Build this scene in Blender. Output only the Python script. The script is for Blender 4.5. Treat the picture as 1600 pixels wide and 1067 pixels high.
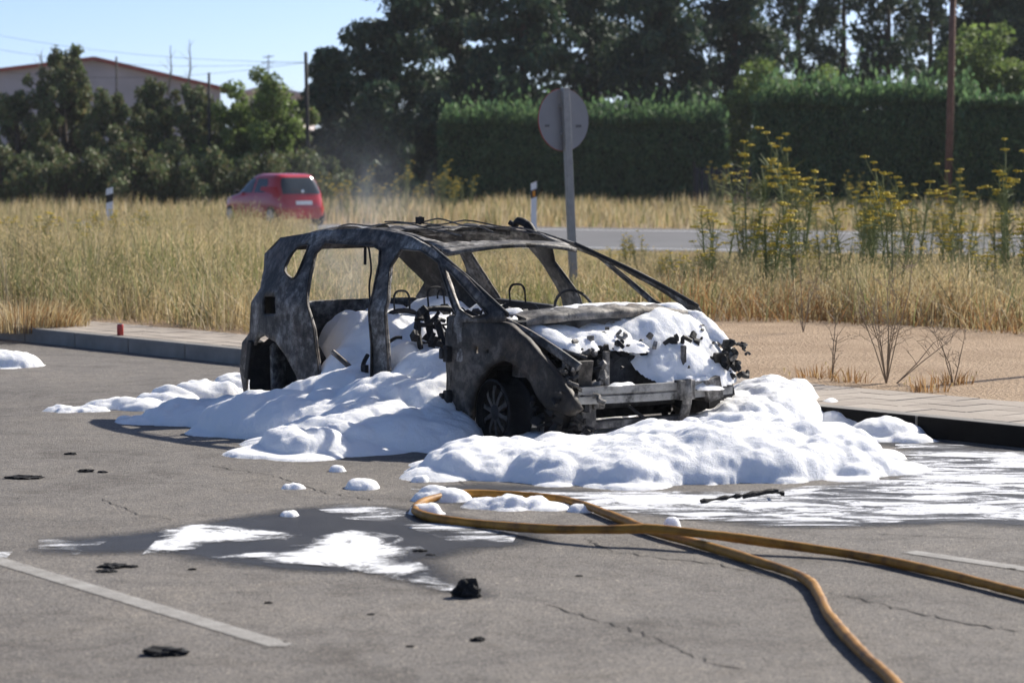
import bpy, bmesh, math, random
import numpy as np
from mathutils import Vector, Matrix
from mathutils.geometry import delaunay_2d_cdt

# ------------------------------------------------------------------ scene, camera, light
for o in list(bpy.data.objects): bpy.data.objects.remove(o)
SC = bpy.context.scene
C = SC.collection
R = math.radians
rng = np.random.default_rng(7)
random.seed(7)

CAM_H, HORIZON, FPX = 1.88, 250.0, 4000.0          # eye height, horizon row and focal length in photo pixels
TILT = math.atan((533.5 - HORIZON) / FPX)
cam_d = bpy.data.cameras.new('camera'); cam = bpy.data.objects.new('camera', cam_d); C.objects.link(cam)
cam.location = (0, 0, CAM_H); cam.rotation_euler = (R(90) - TILT, 0, 0)
cam_d.sensor_width = 36; cam_d.lens = 36 * FPX / 1600
cam_d.clip_start = .1; cam_d.clip_end = 3000
cam_d.dof.use_dof = True; cam_d.dof.focus_distance = 17.5; cam_d.dof.aperture_fstop = 3.4
SC.camera = cam

SUN_AZ, SUN_EL = 46.0, 36.0                          # degrees to the right of the view axis / above the horizon
w = bpy.data.worlds.new('World'); SC.world = w; w.use_nodes = True
nt = w.node_tree
sky = nt.nodes.new('ShaderNodeTexSky'); sky.sky_type = 'NISHITA'; sky.sun_disc = False
sky.sun_elevation = R(SUN_EL); sky.sun_rotation = R(SUN_AZ)
sky.air_density = .4; sky.dust_density = .7; sky.ozone_density = 3.0
bg = nt.nodes['Background']; bg.inputs['Strength'].default_value = .098
nt.links.new(sky.outputs[0], bg.inputs[0])
sun_d = bpy.data.lights.new('sun', 'SUN'); sun = bpy.data.objects.new('sun', sun_d); C.objects.link(sun)
sun_d.energy = 4.0; sun_d.angle = R(.53); sun_d.color = (1, .94, .84)
to_sun = Vector((math.sin(R(SUN_AZ)) * math.cos(R(SUN_EL)), math.cos(R(SUN_AZ)) * math.cos(R(SUN_EL)), math.sin(R(SUN_EL))))
sun.rotation_euler = to_sun.to_track_quat('Z', 'Y').to_euler()
sun.location = (20, 20, 30)
SC.view_settings.view_transform = 'Standard'; SC.view_settings.look = 'None'
SC.view_settings.exposure = 0.85; SC.view_settings.gamma = 1

# ------------------------------------------------------------------ photo pixel -> place
def ray(u, v):
    a = (u - 800) / FPX; b = -(v - 533.5) / FPX
    return np.array([a, math.cos(TILT) + b * math.sin(TILT), -math.sin(TILT) + b * math.cos(TILT)])
def px(u, v, z=0.0):                                 # point on the level z seen at a pixel
    d = ray(u, v); k = (z - CAM_H) / d[2]
    return Vector((d[0] * k, d[1] * k, z))
def at(u, v, dist):                                  # point at a known distance along the view axis
    d = ray(u, v); k = dist / d[1]
    return Vector((d[0] * k, dist, CAM_H + d[2] * k))
CAR, HEAD = np.array([-1.06, 19.52]), R(-53.5)       # rear axle of the burnt car and its heading (lot and kerb share it)
FW = np.array([math.cos(HEAD), math.sin(HEAD)]); LF = np.array([-math.sin(HEAD), math.cos(HEAD)])
def W(u, v, z=0.0):                                  # lot frame (along / across the kerb) -> world
    p = CAR + u * FW + v * LF
    return Vector((p[0], p[1], z))
def lot(p):
    q = np.array([p[0], p[1]]) - CAR
    return float(q @ FW), float(q @ LF)

# ------------------------------------------------------------------ noise
def _hash(ix, iy, iz, s):
    n = (ix * 374761393 + iy * 668265263 + iz * 1274126177 + s * 974634777) & 0xffffffff
    n = ((n ^ (n >> 13)) * 1274126177) & 0xffffffff
    return ((n ^ (n >> 16)) & 0xffff) / 65535.0
def vnoise(x, y, z=0.0, s=0):
    x, y, z = np.broadcast_arrays(np.asarray(x, float), np.asarray(y, float), np.asarray(z, float))
    xi, yi, zi = np.floor(x).astype(np.int64), np.floor(y).astype(np.int64), np.floor(z).astype(np.int64)
    f = lambda t: t * t * (3 - 2 * t)
    fx, fy, fz = f(x - xi), f(y - yi), f(z - zi)
    r = 0
    for a in (0, 1):
        for b in (0, 1):
            for c in (0, 1):
                wt = (fx if a else 1 - fx) * (fy if b else 1 - fy) * (fz if c else 1 - fz)
                r = r + wt * _hash(xi + a, yi + b, zi + c, s)
    return r
def fbm(x, y, z=0.0, s=0, o=3):
    r = 0; a = .5; t = 0
    for k in range(o):
        r = r + a * vnoise(np.asarray(x) * 2 ** k, np.asarray(y) * 2 ** k, np.asarray(z) * 2 ** k, s + k); t += a; a *= .5
    return r / t

# ------------------------------------------------------------------ materials
MATS = {}
class NT:
    def __init__(s, name):
        s.m = bpy.data.materials.new(name); s.m.use_nodes = True; s.t = s.m.node_tree
        s.b = s.t.nodes['Principled BSDF']; s.out = s.t.nodes['Material Output']; MATS[name] = s.m
        s.b.inputs['Specular IOR Level'].default_value = .3
    def n(s, ty, **k):
        q = s.t.nodes.new('ShaderNode' + ty)
        for a, b in k.items():
            if a in q.inputs: q.inputs[a].default_value = b
            else: setattr(q, a, b)
        return q
    def l(s, a, b): s.t.links.new(a, b)
    def coord(s, kind='Object'):
        return s.n('TexCoord').outputs[kind]
    def noise(s, scale, detail=4, rough=.6, vec=None, dist=0):
        q = s.n('TexNoise', Scale=scale, Detail=detail, Roughness=rough, Distortion=dist)
        s.l(vec if vec is not None else s.coord(), q.inputs['Vector']); return q.outputs['Fac']
    def ramp(s, fac, stops):
        q = s.n('ValToRGB'); e = q.color_ramp.elements
        while len(e) < len(stops): e.new(.5)
        for i, (p, c) in enumerate(stops):
            e[i].position = p; e[i].color = (*c, 1) if len(c) == 3 else c
        s.l(fac, q.inputs[0]); return q.outputs[0]
    def mix(s, fac, a, b, mode='MIX'):
        q = s.n('MixRGB', blend_type=mode)
        for k, v in ((0, fac), (1, a), (2, b)):
            if hasattr(v, 'links'): s.l(v, q.inputs[k])
            else: q.inputs[k].default_value = v if k == 0 else (*v, 1)
        return q.outputs[0]
    def math(s, op, a, b=0.0, c=None, clamp=False):
        q = s.n('Math', operation=op, use_clamp=clamp)
        for k, v in ((0, a), (1, b), (2, c)):
            if v is None: continue
            if hasattr(v, 'links'): s.l(v, q.inputs[k])
            else: q.inputs[k].default_value = v
        return q.outputs[0]
    def bump(s, h, strength=.3, dist=.02):
        q = s.n('Bump', Strength=strength, Distance=dist); s.l(h, q.inputs['Height']); s.l(q.outputs[0], s.b.inputs['Normal']); return q
    def col(s, c):
        if hasattr(c, 'links'): s.l(c, s.b.inputs['Base Color'])
        else: s.b.inputs['Base Color'].default_value = (*c, 1)
    def set(s, **k):
        for a, b in k.items(): s.b.inputs[a.replace('_', ' ')].default_value = b
        return s
    def rough(s, v): s.l(v, s.b.inputs['Roughness'])
    def leafy(s, col, amount=.35):                   # thin leaf: part of the light passes through
        d = s.n('BsdfTranslucent'); mx = s.n('MixShader'); mx.inputs[0].default_value = amount
        s.l(col, d.inputs[0]); s.col(col); s.b.inputs['Roughness'].default_value = .6
        s.l(s.b.outputs[0], mx.inputs[1]); s.l(d.outputs[0], mx.inputs[2]); s.l(mx.outputs[0], s.out.inputs[0])
    def masked(s, mask):                             # real gaps between patches of a thin film
        t = s.n('BsdfTransparent'); mx = s.n('MixShader')
        s.l(mask, mx.inputs[0]); s.l(t.outputs[0], mx.inputs[1]); s.l(s.b.outputs[0], mx.inputs[2]); s.l(mx.outputs[0], s.out.inputs[0])

def plain(name, c, rough=.6, var=.25, scale=8, metal=0, bump=0, bscale=60):
    m = NT(name); f = m.noise(scale, 5)
    m.col(m.ramp(f, [(.3, tuple(x * (1 - var) for x in c)), (.7, tuple(min(1, x * (1 + var)) for x in c))]))
    m.set(Roughness=rough, Metallic=metal)
    if bump: m.bump(m.noise(bscale, 4), bump, .01)
    return m.m

# asphalt
m = NT('asphalt')
big = m.noise(.35, 5, .6); mid = m.noise(2.2, 5, .65); fine = m.noise(140, 2, .7); grit = m.n('TexVoronoi', Scale=95.0); m.l(m.coord(), grit.inputs['Vector'])
base = m.ramp(big, [(.3, (.146, .134, .123)), (.7, (.208, .192, .176))])
base = m.mix(m.math('MULTIPLY', mid, .55), base, (.112, .104, .097))
patchy = m.ramp(m.noise(.9, 7, .7, None, 1.0), [(.30, (.62, .60, .58)), (.47, (1, 1, 1)), (.68, (1.18, 1.16, 1.12))]); base = m.mix(1.0, base, m.ramp(m.noise(5, 6, .7, None, .5), [(.33, (.78, .77, .76)), (.5, (1, 1, 1)), (.7, (1.1, 1.1, 1.1))]), 'MULTIPLY'); base = m.mix(1.0, base, patchy, 'MULTIPLY')
stone = m.ramp(grit.outputs['Color'], [(.0, (.30, .30, .30)), (.5, (1, 1, 1)), (.85, (1.35, 1.3, 1.22)), (1, (2.8, 2.7, 2.4))])
base = m.mix(.75, base, stone, 'MULTIPLY')
spot = m.ramp(m.noise(9, 3, .7), [(.66, (0, 0, 0)), (.74, (1, 1, 1))])
base = m.mix(m.math('MULTIPLY', spot, .45), base, (.05, .047, .044))
m.col(base); m.set(Roughness=.85)
m.bump(m.math('ADD', grit.outputs['Distance'], m.math('MULTIPLY', fine, .6)), .55, .006)

m = NT('road_asphalt'); f = m.noise(.5, 4)
m.col(m.ramp(f, [(.3, (.115, .115, .12)), (.7, (.15, .15, .155))])); m.set(Roughness=.75); m.bump(m.noise(60, 3), .3, .01)

m = NT('line_paint')                                  # worn road paint
f = m.noise(6, 6, .7); g = m.n('TexVoronoi', Scale=80.0); m.l(m.coord(), g.inputs['Vector'])
c = m.ramp(f, [(.3, (.27, .255, .235)), (.65, (.42, .405, .38))]); m.col(m.mix(.6, c, m.ramp(g.outputs['Distance'], [(0, (.75, .75, .75)), (.5, (1.1, 1.1, 1.1))]), 'MULTIPLY'))
m.set(Roughness=.8); m.bump(g.outputs['Distance'], .4, .005)
e = m.n('Attribute', attribute_name='edge').outputs['Fac']
worn = m.math('SUBTRACT', m.math('ADD', m.math('MULTIPLY', e, 2.5), m.noise(14, 5, .75)), m.math('MULTIPLY', m.noise(45, 5, .75), .75))
m.masked(m.ramp(worn, [(.10, (0, 0, 0)), (.9, (.8, .8, .8))]))

m = NT('crack'); m.col((.05, .046, .042)); m.set(Roughness=.95)
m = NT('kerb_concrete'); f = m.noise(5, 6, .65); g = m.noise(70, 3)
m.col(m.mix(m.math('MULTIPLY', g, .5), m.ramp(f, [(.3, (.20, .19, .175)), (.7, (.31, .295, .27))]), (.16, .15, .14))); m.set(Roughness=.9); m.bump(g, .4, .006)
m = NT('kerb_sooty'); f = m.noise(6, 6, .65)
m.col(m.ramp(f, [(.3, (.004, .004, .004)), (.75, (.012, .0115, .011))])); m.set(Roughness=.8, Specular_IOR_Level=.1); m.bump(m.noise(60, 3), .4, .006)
m = NT('paver'); vo = m.n('TexVoronoi', Scale=26.0); vo.inputs['Randomness'].default_value = .12; m.l(m.coord(), vo.inputs['Vector'])
oi = m.n('ObjectInfo').outputs['Random']
c = m.ramp(oi, [(0, (.34, .295, .25)), (1, (.46, .405, .345))]); c = m.mix(m.math('MULTIPLY', m.noise(7, 5, .7), .5), c, (.24, .20, .165))
m.col(c); m.set(Roughness=.9); q = m.bump(vo.outputs['Distance'], .7, .012); q.invert = True
m = NT('sand'); f = m.noise(1.2, 6, .6); g = m.noise(38, 5, .75); vo = m.n('TexVoronoi', Scale=30.0); m.l(m.coord(), vo.inputs['Vector'])
c = m.ramp(f, [(.3, (.40, .285, .185)), (.7, (.54, .40, .275))]); c = m.mix(.7, c, m.ramp(g, [(.35, (.45, .43, .4)), (.6, (1.1, 1.08, 1.05))]), 'MULTIPLY')
m.col(c); m.set(Roughness=.95); m.bump(m.math('ADD', g, vo.outputs['Distance']), .9, .03)
m = NT('dry_soil'); f = m.noise(1.5, 6, .65)
m.col(m.ramp(f, [(.3, (.16, .115, .065)), (.7, (.30, .225, .13))])); m.set(Roughness=.95); m.bump(m.noise(20, 5), .6, .04)

# foam
m = NT('foam'); f = m.noise(22, 6, .65); g = m.noise(5, 4, .55)
m.col((.96, .96, .965)); m.set(Roughness=.85, Specular_IOR_Level=.1)
m.b.inputs['Subsurface Weight'].default_value = .7; m.b.inputs['Subsurface Radius'].default_value = (.10, .10, .11); m.b.inputs['Subsurface Scale'].default_value = .5
m.bump(m.math('ADD', m.math('MULTIPLY', m.noise(90, 4, .7), .35), m.math('ADD', m.math('MULTIPLY', f, .8), g)), .55, .03)
m = NT('foam_film')                                   # thin streaky froth, broken into strands
e = m.n('Attribute', attribute_name='edge').outputs['Fac']
mp = m.n('Mapping'); m.l(m.coord(), mp.inputs[0]); mp.inputs['Rotation'].default_value = (0, 0, R(-12)); mp.inputs['Scale'].default_value = (1.0, .9, 1)
n1 = m.noise(3.0, 7, .68, mp.outputs[0], .6); n2 = m.noise(45, 3, .7)
k = m.math('ADD', m.math('ADD', m.math('MULTIPLY', e, .40), m.math('MULTIPLY_ADD', n1, 2.2, -.6)), m.math('MULTIPLY', n2, .35))
m.col((.86, .87, .89)); m.set(Roughness=.7); m.masked(m.ramp(k, [(.68, (0, 0, 0)), (.86, (.35, .35, .35)), (1.25, (.92, .92, .92))])); m.bump(n1, .5, .02)
m = NT('foam_streak')
e = m.n('Attribute', attribute_name='edge').outputs['Fac']
mp = m.n('Mapping'); m.l(m.coord(), mp.inputs[0]); mp.inputs['Rotation'].default_value = (0, 0, R(-14)); mp.inputs['Scale'].default_value = (.6, 1.5, 1)
n1 = m.noise(3.2, 7, .7, mp.outputs[0], .8); n2 = m.noise(60, 3, .7)
k = m.math('ADD', m.math('ADD', m.math('MULTIPLY', e, .26), m.math('MULTIPLY_ADD', n1, 2.6, -.8)), m.math('MULTIPLY', n2, .4))
m.col((.80, .81, .84)); m.set(Roughness=.65); m.masked(m.ramp(k, [(.70, (0, 0, 0)), (.92, (.30, .30, .30)), (1.25, (.85, .85, .85))]))
m = NT('wet')                                         # water and soot soaked into the asphalt
e = m.n('Attribute', attribute_name='edge').outputs['Fac']
k = m.math('ADD', m.math('MULTIPLY', e, .8), m.math('MULTIPLY', m.noise(3.2, 8, .72), 1.0))
vo = m.n('TexVoronoi', Scale=95.0); m.l(m.coord(), vo.inputs['Vector'])
m.col(m.ramp(m.noise(3, 5, .6), [(.3, (.026, .026, .028)), (.7, (.05, .049, .049))])); m.set(Roughness=.5, Specular_IOR_Level=.3)
m.bump(vo.outputs['Distance'], .5, .006); m.masked(m.ramp(k, [(.45, (0, 0, 0)), (.75, (.35, .35, .35)), (1.25, (.85, .85, .85))]))

# burnt metal and clutter
def burnt(name, dark, mid, light, rust=(.10, .05, .025), ls=.58):
    m = NT(name); f = m.noise(3.2, 7, .68, None, .4); g = m.noise(14, 6, .7); h = m.noise(1.6, 5, .6)
    c = m.ramp(f, [(.30, dark), (.46, mid), (ls, light), (.80, mid)]); c = m.mix(m.ramp(m.noise(1.1, 6, .65), [(.34, (.85, .85, .85)), (.50, (0, 0, 0))]), c, dark)
    c = m.mix(m.ramp(h, [(.5, (0, 0, 0)), (.68, (.6, .6, .6))]), c, rust)
    c = m.mix(m.ramp(g, [(.42, (.75, .75, .75)), (.6, (0, 0, 0))]), c, dark)
    m.col(c); m.set(Roughness=.62, Metallic=.15, Specular_IOR_Level=.35); m.bump(m.math('ADD', g, m.math('MULTIPLY', f, 1.5)), .5, .015)
    return m.m
burnt('burnt_steel', (.012, .012, .013), (.15, .136, .122), (.46, .44, .41))
burnt('burnt_pale', (.03, .03, .03), (.16, .15, .14), (.38, .355, .32), (.16, .11, .07))
burnt('burnt_black', (.006, .006, .007), (.016, .016, .017), (.04, .04, .042), (.025, .016, .01))
burnt('burnt_brown', (.014, .013, .012), (.075, .063, .052), (.17, .15, .13), (.09, .055, .03))
m = NT('beam_alloy'); f = m.noise(6, 6, .7); m.col(m.ramp(f, [(.35, (.06, .06, .06)), (.5, (.28, .275, .265)), (.75, (.42, .41, .39))])); m.set(Roughness=.5, Metallic=.5); m.bump(m.noise(25, 5), .5, .01)
plain('charcoal', (.012, .012, .013), .8, .5, 12, 0, .8, 40)
# hose
m = NT('hose'); f = m.noise(7, 5, .6); g = m.noise(160, 2)
c = m.ramp(f, [(.32, (.17, .080, .018)), (.45, (.30, .138, .020)), (.58, (.40, .195, .030)), (.75, (.21, .10, .024))]); m.col(m.mix(.25, c, m.ramp(g, [(.3, (.4, .4, .4)), (.7, (1.2, 1.2, 1.2))]), 'MULTIPLY')); m.set(Roughness=.55); m.bump(g, .25, .003)
# leaves and grass take their own colour from the plant
def leaf(name, tint=(1, 1, 1), amount=.35, var=.3):
    m = NT(name); a = m.n('Attribute', attribute_name='Col').outputs['Color']
    c = m.mix(1.0, a, tint, 'MULTIPLY'); m.leafy(c, amount); return m.m
leaf('grass', amount=.42); leaf('foliage', amount=.45); leaf('conifer', amount=.25)
plain('bark', (.085, .062, .045), .9, .4, 6, 0, .8, 25)
plain('dead_twig', (.30, .235, .16), .9, .3, 6)
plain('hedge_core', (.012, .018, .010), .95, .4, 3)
plain('pole_wood', (.16, .085, .06), .85, .3, 5, 0, .5, 30)
plain('dark_pole', (.035, .033, .032), .8, .3, 5)
plain('galvanised', (.30, .30, .295), .5, .12, 14, .4)
plain('sign_back', (.27, .275, .29), .5, .06, 4, .2)
plain('sign_red', (.42, .05, .04), .45, .1)
plain('mark_grey', (.12, .12, .13), .6, .1)
plain('post_white', (.78, .78, .78), .45, .05)
plain('post_black', (.02, .02, .02), .5, .1)
plain('reflector_amber', (.75, .28, .01), .35, .1)
plain('warehouse_wall', (.42, .41, .43), .8, .12, .6)
plain('warehouse_roof', (.30, .07, .055), .7, .2, 1.2)
plain('white_wall', (.62, .55, .54), .8, .06, .5)
plain('gate_slat', (.030, .034, .045), .7, .25, 3)
plain('can_red', (.45, .07, .06), .35, .25, 20, .3)
plain('can_metal', (.6, .6, .6), .3, .1, 20, .8)
m = NT('red_paint'); m.col((.52, .014, .022)); m.set(Roughness=.28, Specular_IOR_Level=.5); m.b.inputs['Coat Weight'].default_value = .6
m = NT('car_glass'); m.col((.03, .04, .045)); m.set(Roughness=.06, Specular_IOR_Level=.7)
plain('tyre', (.02, .02, .02), .85, .2)
plain('car_trim', (.025, .025, .027), .6, .2)
plain('wheel_silver', (.4, .4, .42), .35, .1, 8, .7)
m = NT('tail_lamp'); m.col((.55, .02, .02)); m.set(Roughness=.15)
plain('plate', (.75, .76, .74), .5, .05)
plain('badge', (.8, .8, .8), .2, .05, 8, .8)
m = NT('wire'); m.col((.05, .05, .055)); m.set(Roughness=.7)

# ------------------------------------------------------------------ mesh helpers
def link(name, me, mat, parent=None):
    o = bpy.data.objects.new(name, me); C.objects.link(o)
    if mat and not me.materials: me.materials.append(MATS[mat])
    if parent is not None: o.parent = parent
    return o
def tag(o, label, cat, group=None, kind=None):
    o['label'] = label; o['category'] = cat
    if group: o['group'] = group
    if kind: o['kind'] = kind
    return o
def struct(o): o['kind'] = 'structure'; return o
def thing(name, label, cat, loc=(0, 0, 0), rz=0, group=None):
    o = bpy.data.objects.new(name, None); C.objects.link(o); o.location = loc; o.rotation_euler = (0, 0, rz); o.empty_display_size = .2
    return tag(o, label, cat, group)
def copy_tree(o, parent=None):
    c = o.copy(); C.objects.link(c); c.parent = parent
    for ch in o.children: copy_tree(ch, c)
    return c
def fast(name, V, F, mat, parent=None, col=None, smooth=False, attrs=None):
    V = np.asarray(V, np.float32); F = np.asarray(F, np.int32)
    me = bpy.data.meshes.new(name); k = F.shape[1]
    me.vertices.add(len(V)); me.vertices.foreach_set('co', V.ravel())
    me.loops.add(F.size); me.loops.foreach_set('vertex_index', F.ravel())
    me.polygons.add(len(F)); me.polygons.foreach_set('loop_start', np.arange(0, F.size, k, dtype=np.int32))
    if smooth: me.polygons.foreach_set('use_smooth', np.ones(len(F), bool))
    if col is not None:
        a = me.attributes.new('Col', 'FLOAT_COLOR', 'POINT'); cc = np.ones((len(V), 4), np.float32); cc[:, :3] = col; a.data.foreach_set('color', cc.ravel())
    for kx, vx in (attrs or {}).items():
        a = me.attributes.new(kx, 'FLOAT', 'POINT'); a.data.foreach_set('value', np.asarray(vx, np.float32))
    me.update(calc_edges=True); me.validate()
    return link(name, me, mat, parent)

class MB:                                            # collects shapes, builds ONE mesh object
    def __init__(s): s.v = []; s.f = []
    def add(s, v, f):
        n = len(s.v); s.v += [tuple(p) for p in v]; s.f += [tuple(i + n for i in q) for q in f]; return s
    def box(s, c, d, rot=None, taper=1.0):
        c = Vector(c); v = []
        for z in (-1, 1):
            t = taper if z > 0 else 1
            for x, y in ((-1, -1), (1, -1), (1, 1), (-1, 1)):
                p = Vector((x * d[0] / 2 * t, y * d[1] / 2 * t, z * d[2] / 2))
                v.append(c + (rot @ p if rot is not None else p))
        return s.add(v, [(3, 2, 1, 0), (4, 5, 6, 7), (0, 1, 5, 4), (1, 2, 6, 5), (2, 3, 7, 6), (3, 0, 4, 7)])
    def tube(s, pts, r, n=8, cap=True, flat=1.0):
        pts = [Vector(p) for p in pts]; rr = r if hasattr(r, '__len__') else [r] * len(pts)
        v = []; f = []; prev = None
        for i, p in enumerate(pts):
            d = (pts[min(i + 1, len(pts) - 1)] - pts[max(i - 1, 0)]).normalized()
            if prev is None: a = d.orthogonal().normalized()
            else: a = (prev - d * prev.dot(d)).normalized()
            prev = a; b = d.cross(a)
            for k in range(n):
                t = 2 * math.pi * k / n; v.append(p + a * math.cos(t) * rr[i] + b * math.sin(t) * rr[i] * flat)
        for i in range(len(pts) - 1):
            for k in range(n): f.append((i * n + k, i * n + (k + 1) % n, (i + 1) * n + (k + 1) % n, (i + 1) * n + k))
        if cap: f.append(tuple(range(n))[::-1]); f.append(tuple((len(pts) - 1) * n + k for k in range(n)))
        return s.add(v, f)
    def lathe(s, prof, n=24, axis='z', c=(0, 0, 0)):
        v = []; f = []; c = Vector(c)
        for r, h in prof:
            for k in range(n):
                t = 2 * math.pi * k / n; x, y = r * math.cos(t), r * math.sin(t)
                v.append(c + (Vector((x, y, h)) if axis == 'z' else Vector((x, h, y))))
        for i in range(len(prof) - 1):
            for k in range(n): f.append((i * n + k, i * n + (k + 1) % n, (i + 1) * n + (k + 1) % n, (i + 1) * n + k))
        return s.add(v, f)
    def prism(s, poly, z0, z1):
        n = len(poly); v = [(x, y, z0) for x, y in poly] + [(x, y, z1) for x, y in poly]
        return s.add(v, [tuple(range(n))[::-1], tuple(range(n, 2 * n))] + [(i, (i + 1) % n, n + (i + 1) % n, n + i) for i in range(n)])
    def build(s, name, mat, parent=None, smooth=False, bevel=0):
        me = bpy.data.meshes.new(name); me.from_pydata([tuple(p) for p in s.v], [], s.f); me.validate()
        bm = bmesh.new(); bm.from_mesh(me); bmesh.ops.recalc_face_normals(bm, faces=bm.faces); bm.to_mesh(me); bm.free()
        if smooth: me.polygons.foreach_set('use_smooth', [True] * len(me.polygons))
        o = link(name, me, mat, parent)
        if bevel:
            b = o.modifiers.new('bevel', 'BEVEL'); b.width = bevel; b.segments = 2; b.limit_method = 'ANGLE'
        return o
def catmull(P, per=8):
    P = [Vector(p) for p in P]; out = []
    for i in range(len(P) - 1):
        a, b, c, d = P[max(i - 1, 0)], P[i], P[i + 1], P[min(i + 2, len(P) - 1)]
        for k in range(per):
            t = k / per
            out.append(.5 * ((2 * b) + (c - a) * t + (2 * a - 5 * b + 4 * c - d) * t * t + (3 * b - a - 3 * c + d) * t ** 3))
    return out + [P[-1]]
def inside(x, y, poly):
    x = np.asarray(x, float); y = np.asarray(y, float); r = np.zeros(x.shape, bool); n = len(poly)
    for i in range(n):
        (x0, y0), (x1, y1) = poly[i], poly[(i + 1) % n]
        if y0 == y1: continue
        c = ((y0 > y) != (y1 > y)) & (x < (x1 - x0) * (y - y0) / (y1 - y0) + x0); r ^= c
    return r
def edge_dist(x, y, poly):
    d = np.full(np.shape(x), 1e9); n = len(poly)
    for i in range(n):
        a = np.array(poly[i]); b = np.array(poly[(i + 1) % n]); ab = b - a; L = (ab ** 2).sum() + 1e-12
        t = np.clip(((x - a[0]) * ab[0] + (y - a[1]) * ab[1]) / L, 0, 1)
        d = np.minimum(d, np.hypot(x - a[0] - t * ab[0], y - a[1] - t * ab[1]))
    return d
def resample(poly, step):
    out = []
    for i in range(len(poly)):
        a = np.array(poly[i], float); b = np.array(poly[(i + 1) % len(poly)], float); k = max(1, int(round(np.hypot(*(b - a)) / step)))
        for j in range(k): out.append(tuple(a + (b - a) * j / k))
    return out
def smooth_poly(poly, it=1):
    for _ in range(it):
        q = []
        for i in range(len(poly)):
            a = np.array(poly[i]); b = np.array(poly[(i + 1) % len(poly)]); q += [tuple(a * .75 + b * .25), tuple(a * .25 + b * .75)]
        poly = q
    return poly
def cdt(outline, holes=(), step=.06):                # flat 2D triangulation with holes
    loops = [resample(outline, step)] + [resample(h, step) for h in holes]
    pts = []; edges = []
    for lp in loops:
        n = len(pts); pts += lp; edges += [(n + i, n + (i + 1) % len(lp)) for i in range(len(lp))]
    xs = [p[0] for p in outline]; ys = [p[1] for p in outline]
    gx, gy = np.meshgrid(np.arange(min(xs), max(xs), step), np.arange(min(ys), max(ys), step)); gx = gx.ravel() + rng.uniform(-.2, .2, gx.size) * step; gy = gy.ravel() + rng.uniform(-.2, .2, gy.size) * step
    ok = inside(gx, gy, outline) & (edge_dist(gx, gy, outline) > step * .5)
    for h in holes: ok &= ~inside(gx, gy, h) & (edge_dist(gx, gy, h) > step * .5)
    pts += list(zip(gx[ok], gy[ok]))
    r = delaunay_2d_cdt([Vector(p) for p in pts], edges, [], 0, 1e-7)
    V = np.array([tuple(p) for p in r[0]]); F = np.array([f for f in r[2] if len(f) == 3])
    c = V[F].mean(1); ok = inside(c[:, 0], c[:, 1], outline)
    for h in holes: ok &= ~inside(c[:, 0], c[:, 1], h)
    return V, F[ok]
def sheet(name, outline, holes, mapf, thick, mat, parent=None, step=.06, smooth=False):   # thick plate bent by mapf(a, b, depth)
    V, F = cdt(outline, holes, step); n = len(V)
    A = mapf(V[:, 0], V[:, 1], 0.0); B = mapf(V[:, 0], V[:, 1], thick)
    E = {}
    for t in F:
        for a, b in ((t[0], t[1]), (t[1], t[2]), (t[2], t[0])):
            E[(a, b)] = E.get((a, b), 0) + 1
    side = [(a, b) for (a, b) in E if (b, a) not in E]
    T = [tuple(t) for t in F] + [(t[2] + n, t[1] + n, t[0] + n) for t in F] + [q for a, b in side for q in ((b, a, a + n), (b, a + n, b + n))]
    o = fast(name, np.vstack([A, B]), np.array(T), mat, parent)
    bm = bmesh.new(); bm.from_mesh(o.data); bmesh.ops.recalc_face_normals(bm, faces=bm.faces); bm.to_mesh(o.data); bm.free()
    return o
def flat_patch(name, poly, z, mat, parent=None, step=.08, edge_scale=.25):      # thin sheet that knows how far its rim is
    V, F = cdt(poly, (), step)
    e = np.clip(edge_dist(V[:, 0], V[:, 1], poly) / edge_scale, 0, 1)
    o = fast(name, np.c_[V, np.full(len(V), z)], F, mat, parent, attrs={'edge': e})
    bm = bmesh.new(); bm.from_mesh(o.data)
    for f in bm.faces:
        if f.normal.z < 0: f.normal_flip()
    bm.to_mesh(o.data); bm.free(); return o

# ------------------------------------------------------------------ the setting
KERB = lambda u: 1.50 + .070 * u                      # face of the kerb in the lot frame
BACK = lambda u: 2.80 + .090 * u                      # back edge of the pavement
U0, U1 = -13.0, 9.0
def quad(name, pts, mat):
    mb = MB(); mb.add(pts, [tuple(range(len(pts)))]); return struct(mb.build(name, mat))
# terrain behind the pavement runs to the horizon
quad('ground', [W(-900, BACK(U0) + .02 - 30, .02), W(U0, BACK(U0) + .02, .02), W(U1, BACK(U1) + .02, .02), W(900, BACK(U1) - 30, .02), (2500, 2600, .02), (-2500, 2600, .02)], 'dry_soil')
quad('parking_lot', [W(U0 - 30, KERB(U0 - 30) + .1, 0), W(U1 + 30, KERB(U1 + 30) + .1, 0), W(U1 + 30, -60, 0), W(U0 - 30, -60, 0)], 'asphalt')
sand_poly = [W(U0, BACK(U0) + .03), W(U1, BACK(U1) + .03), px(1900, 535, .12), px(1600, 519, .12), px(1100, 492, .12), px(700, 480, .12), px(0, 470, .12)]
sd = flat_patch('sand', [(p.x, p.y) for p in sand_poly], .126, 'sand', None, .6); struct(sd)
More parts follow.
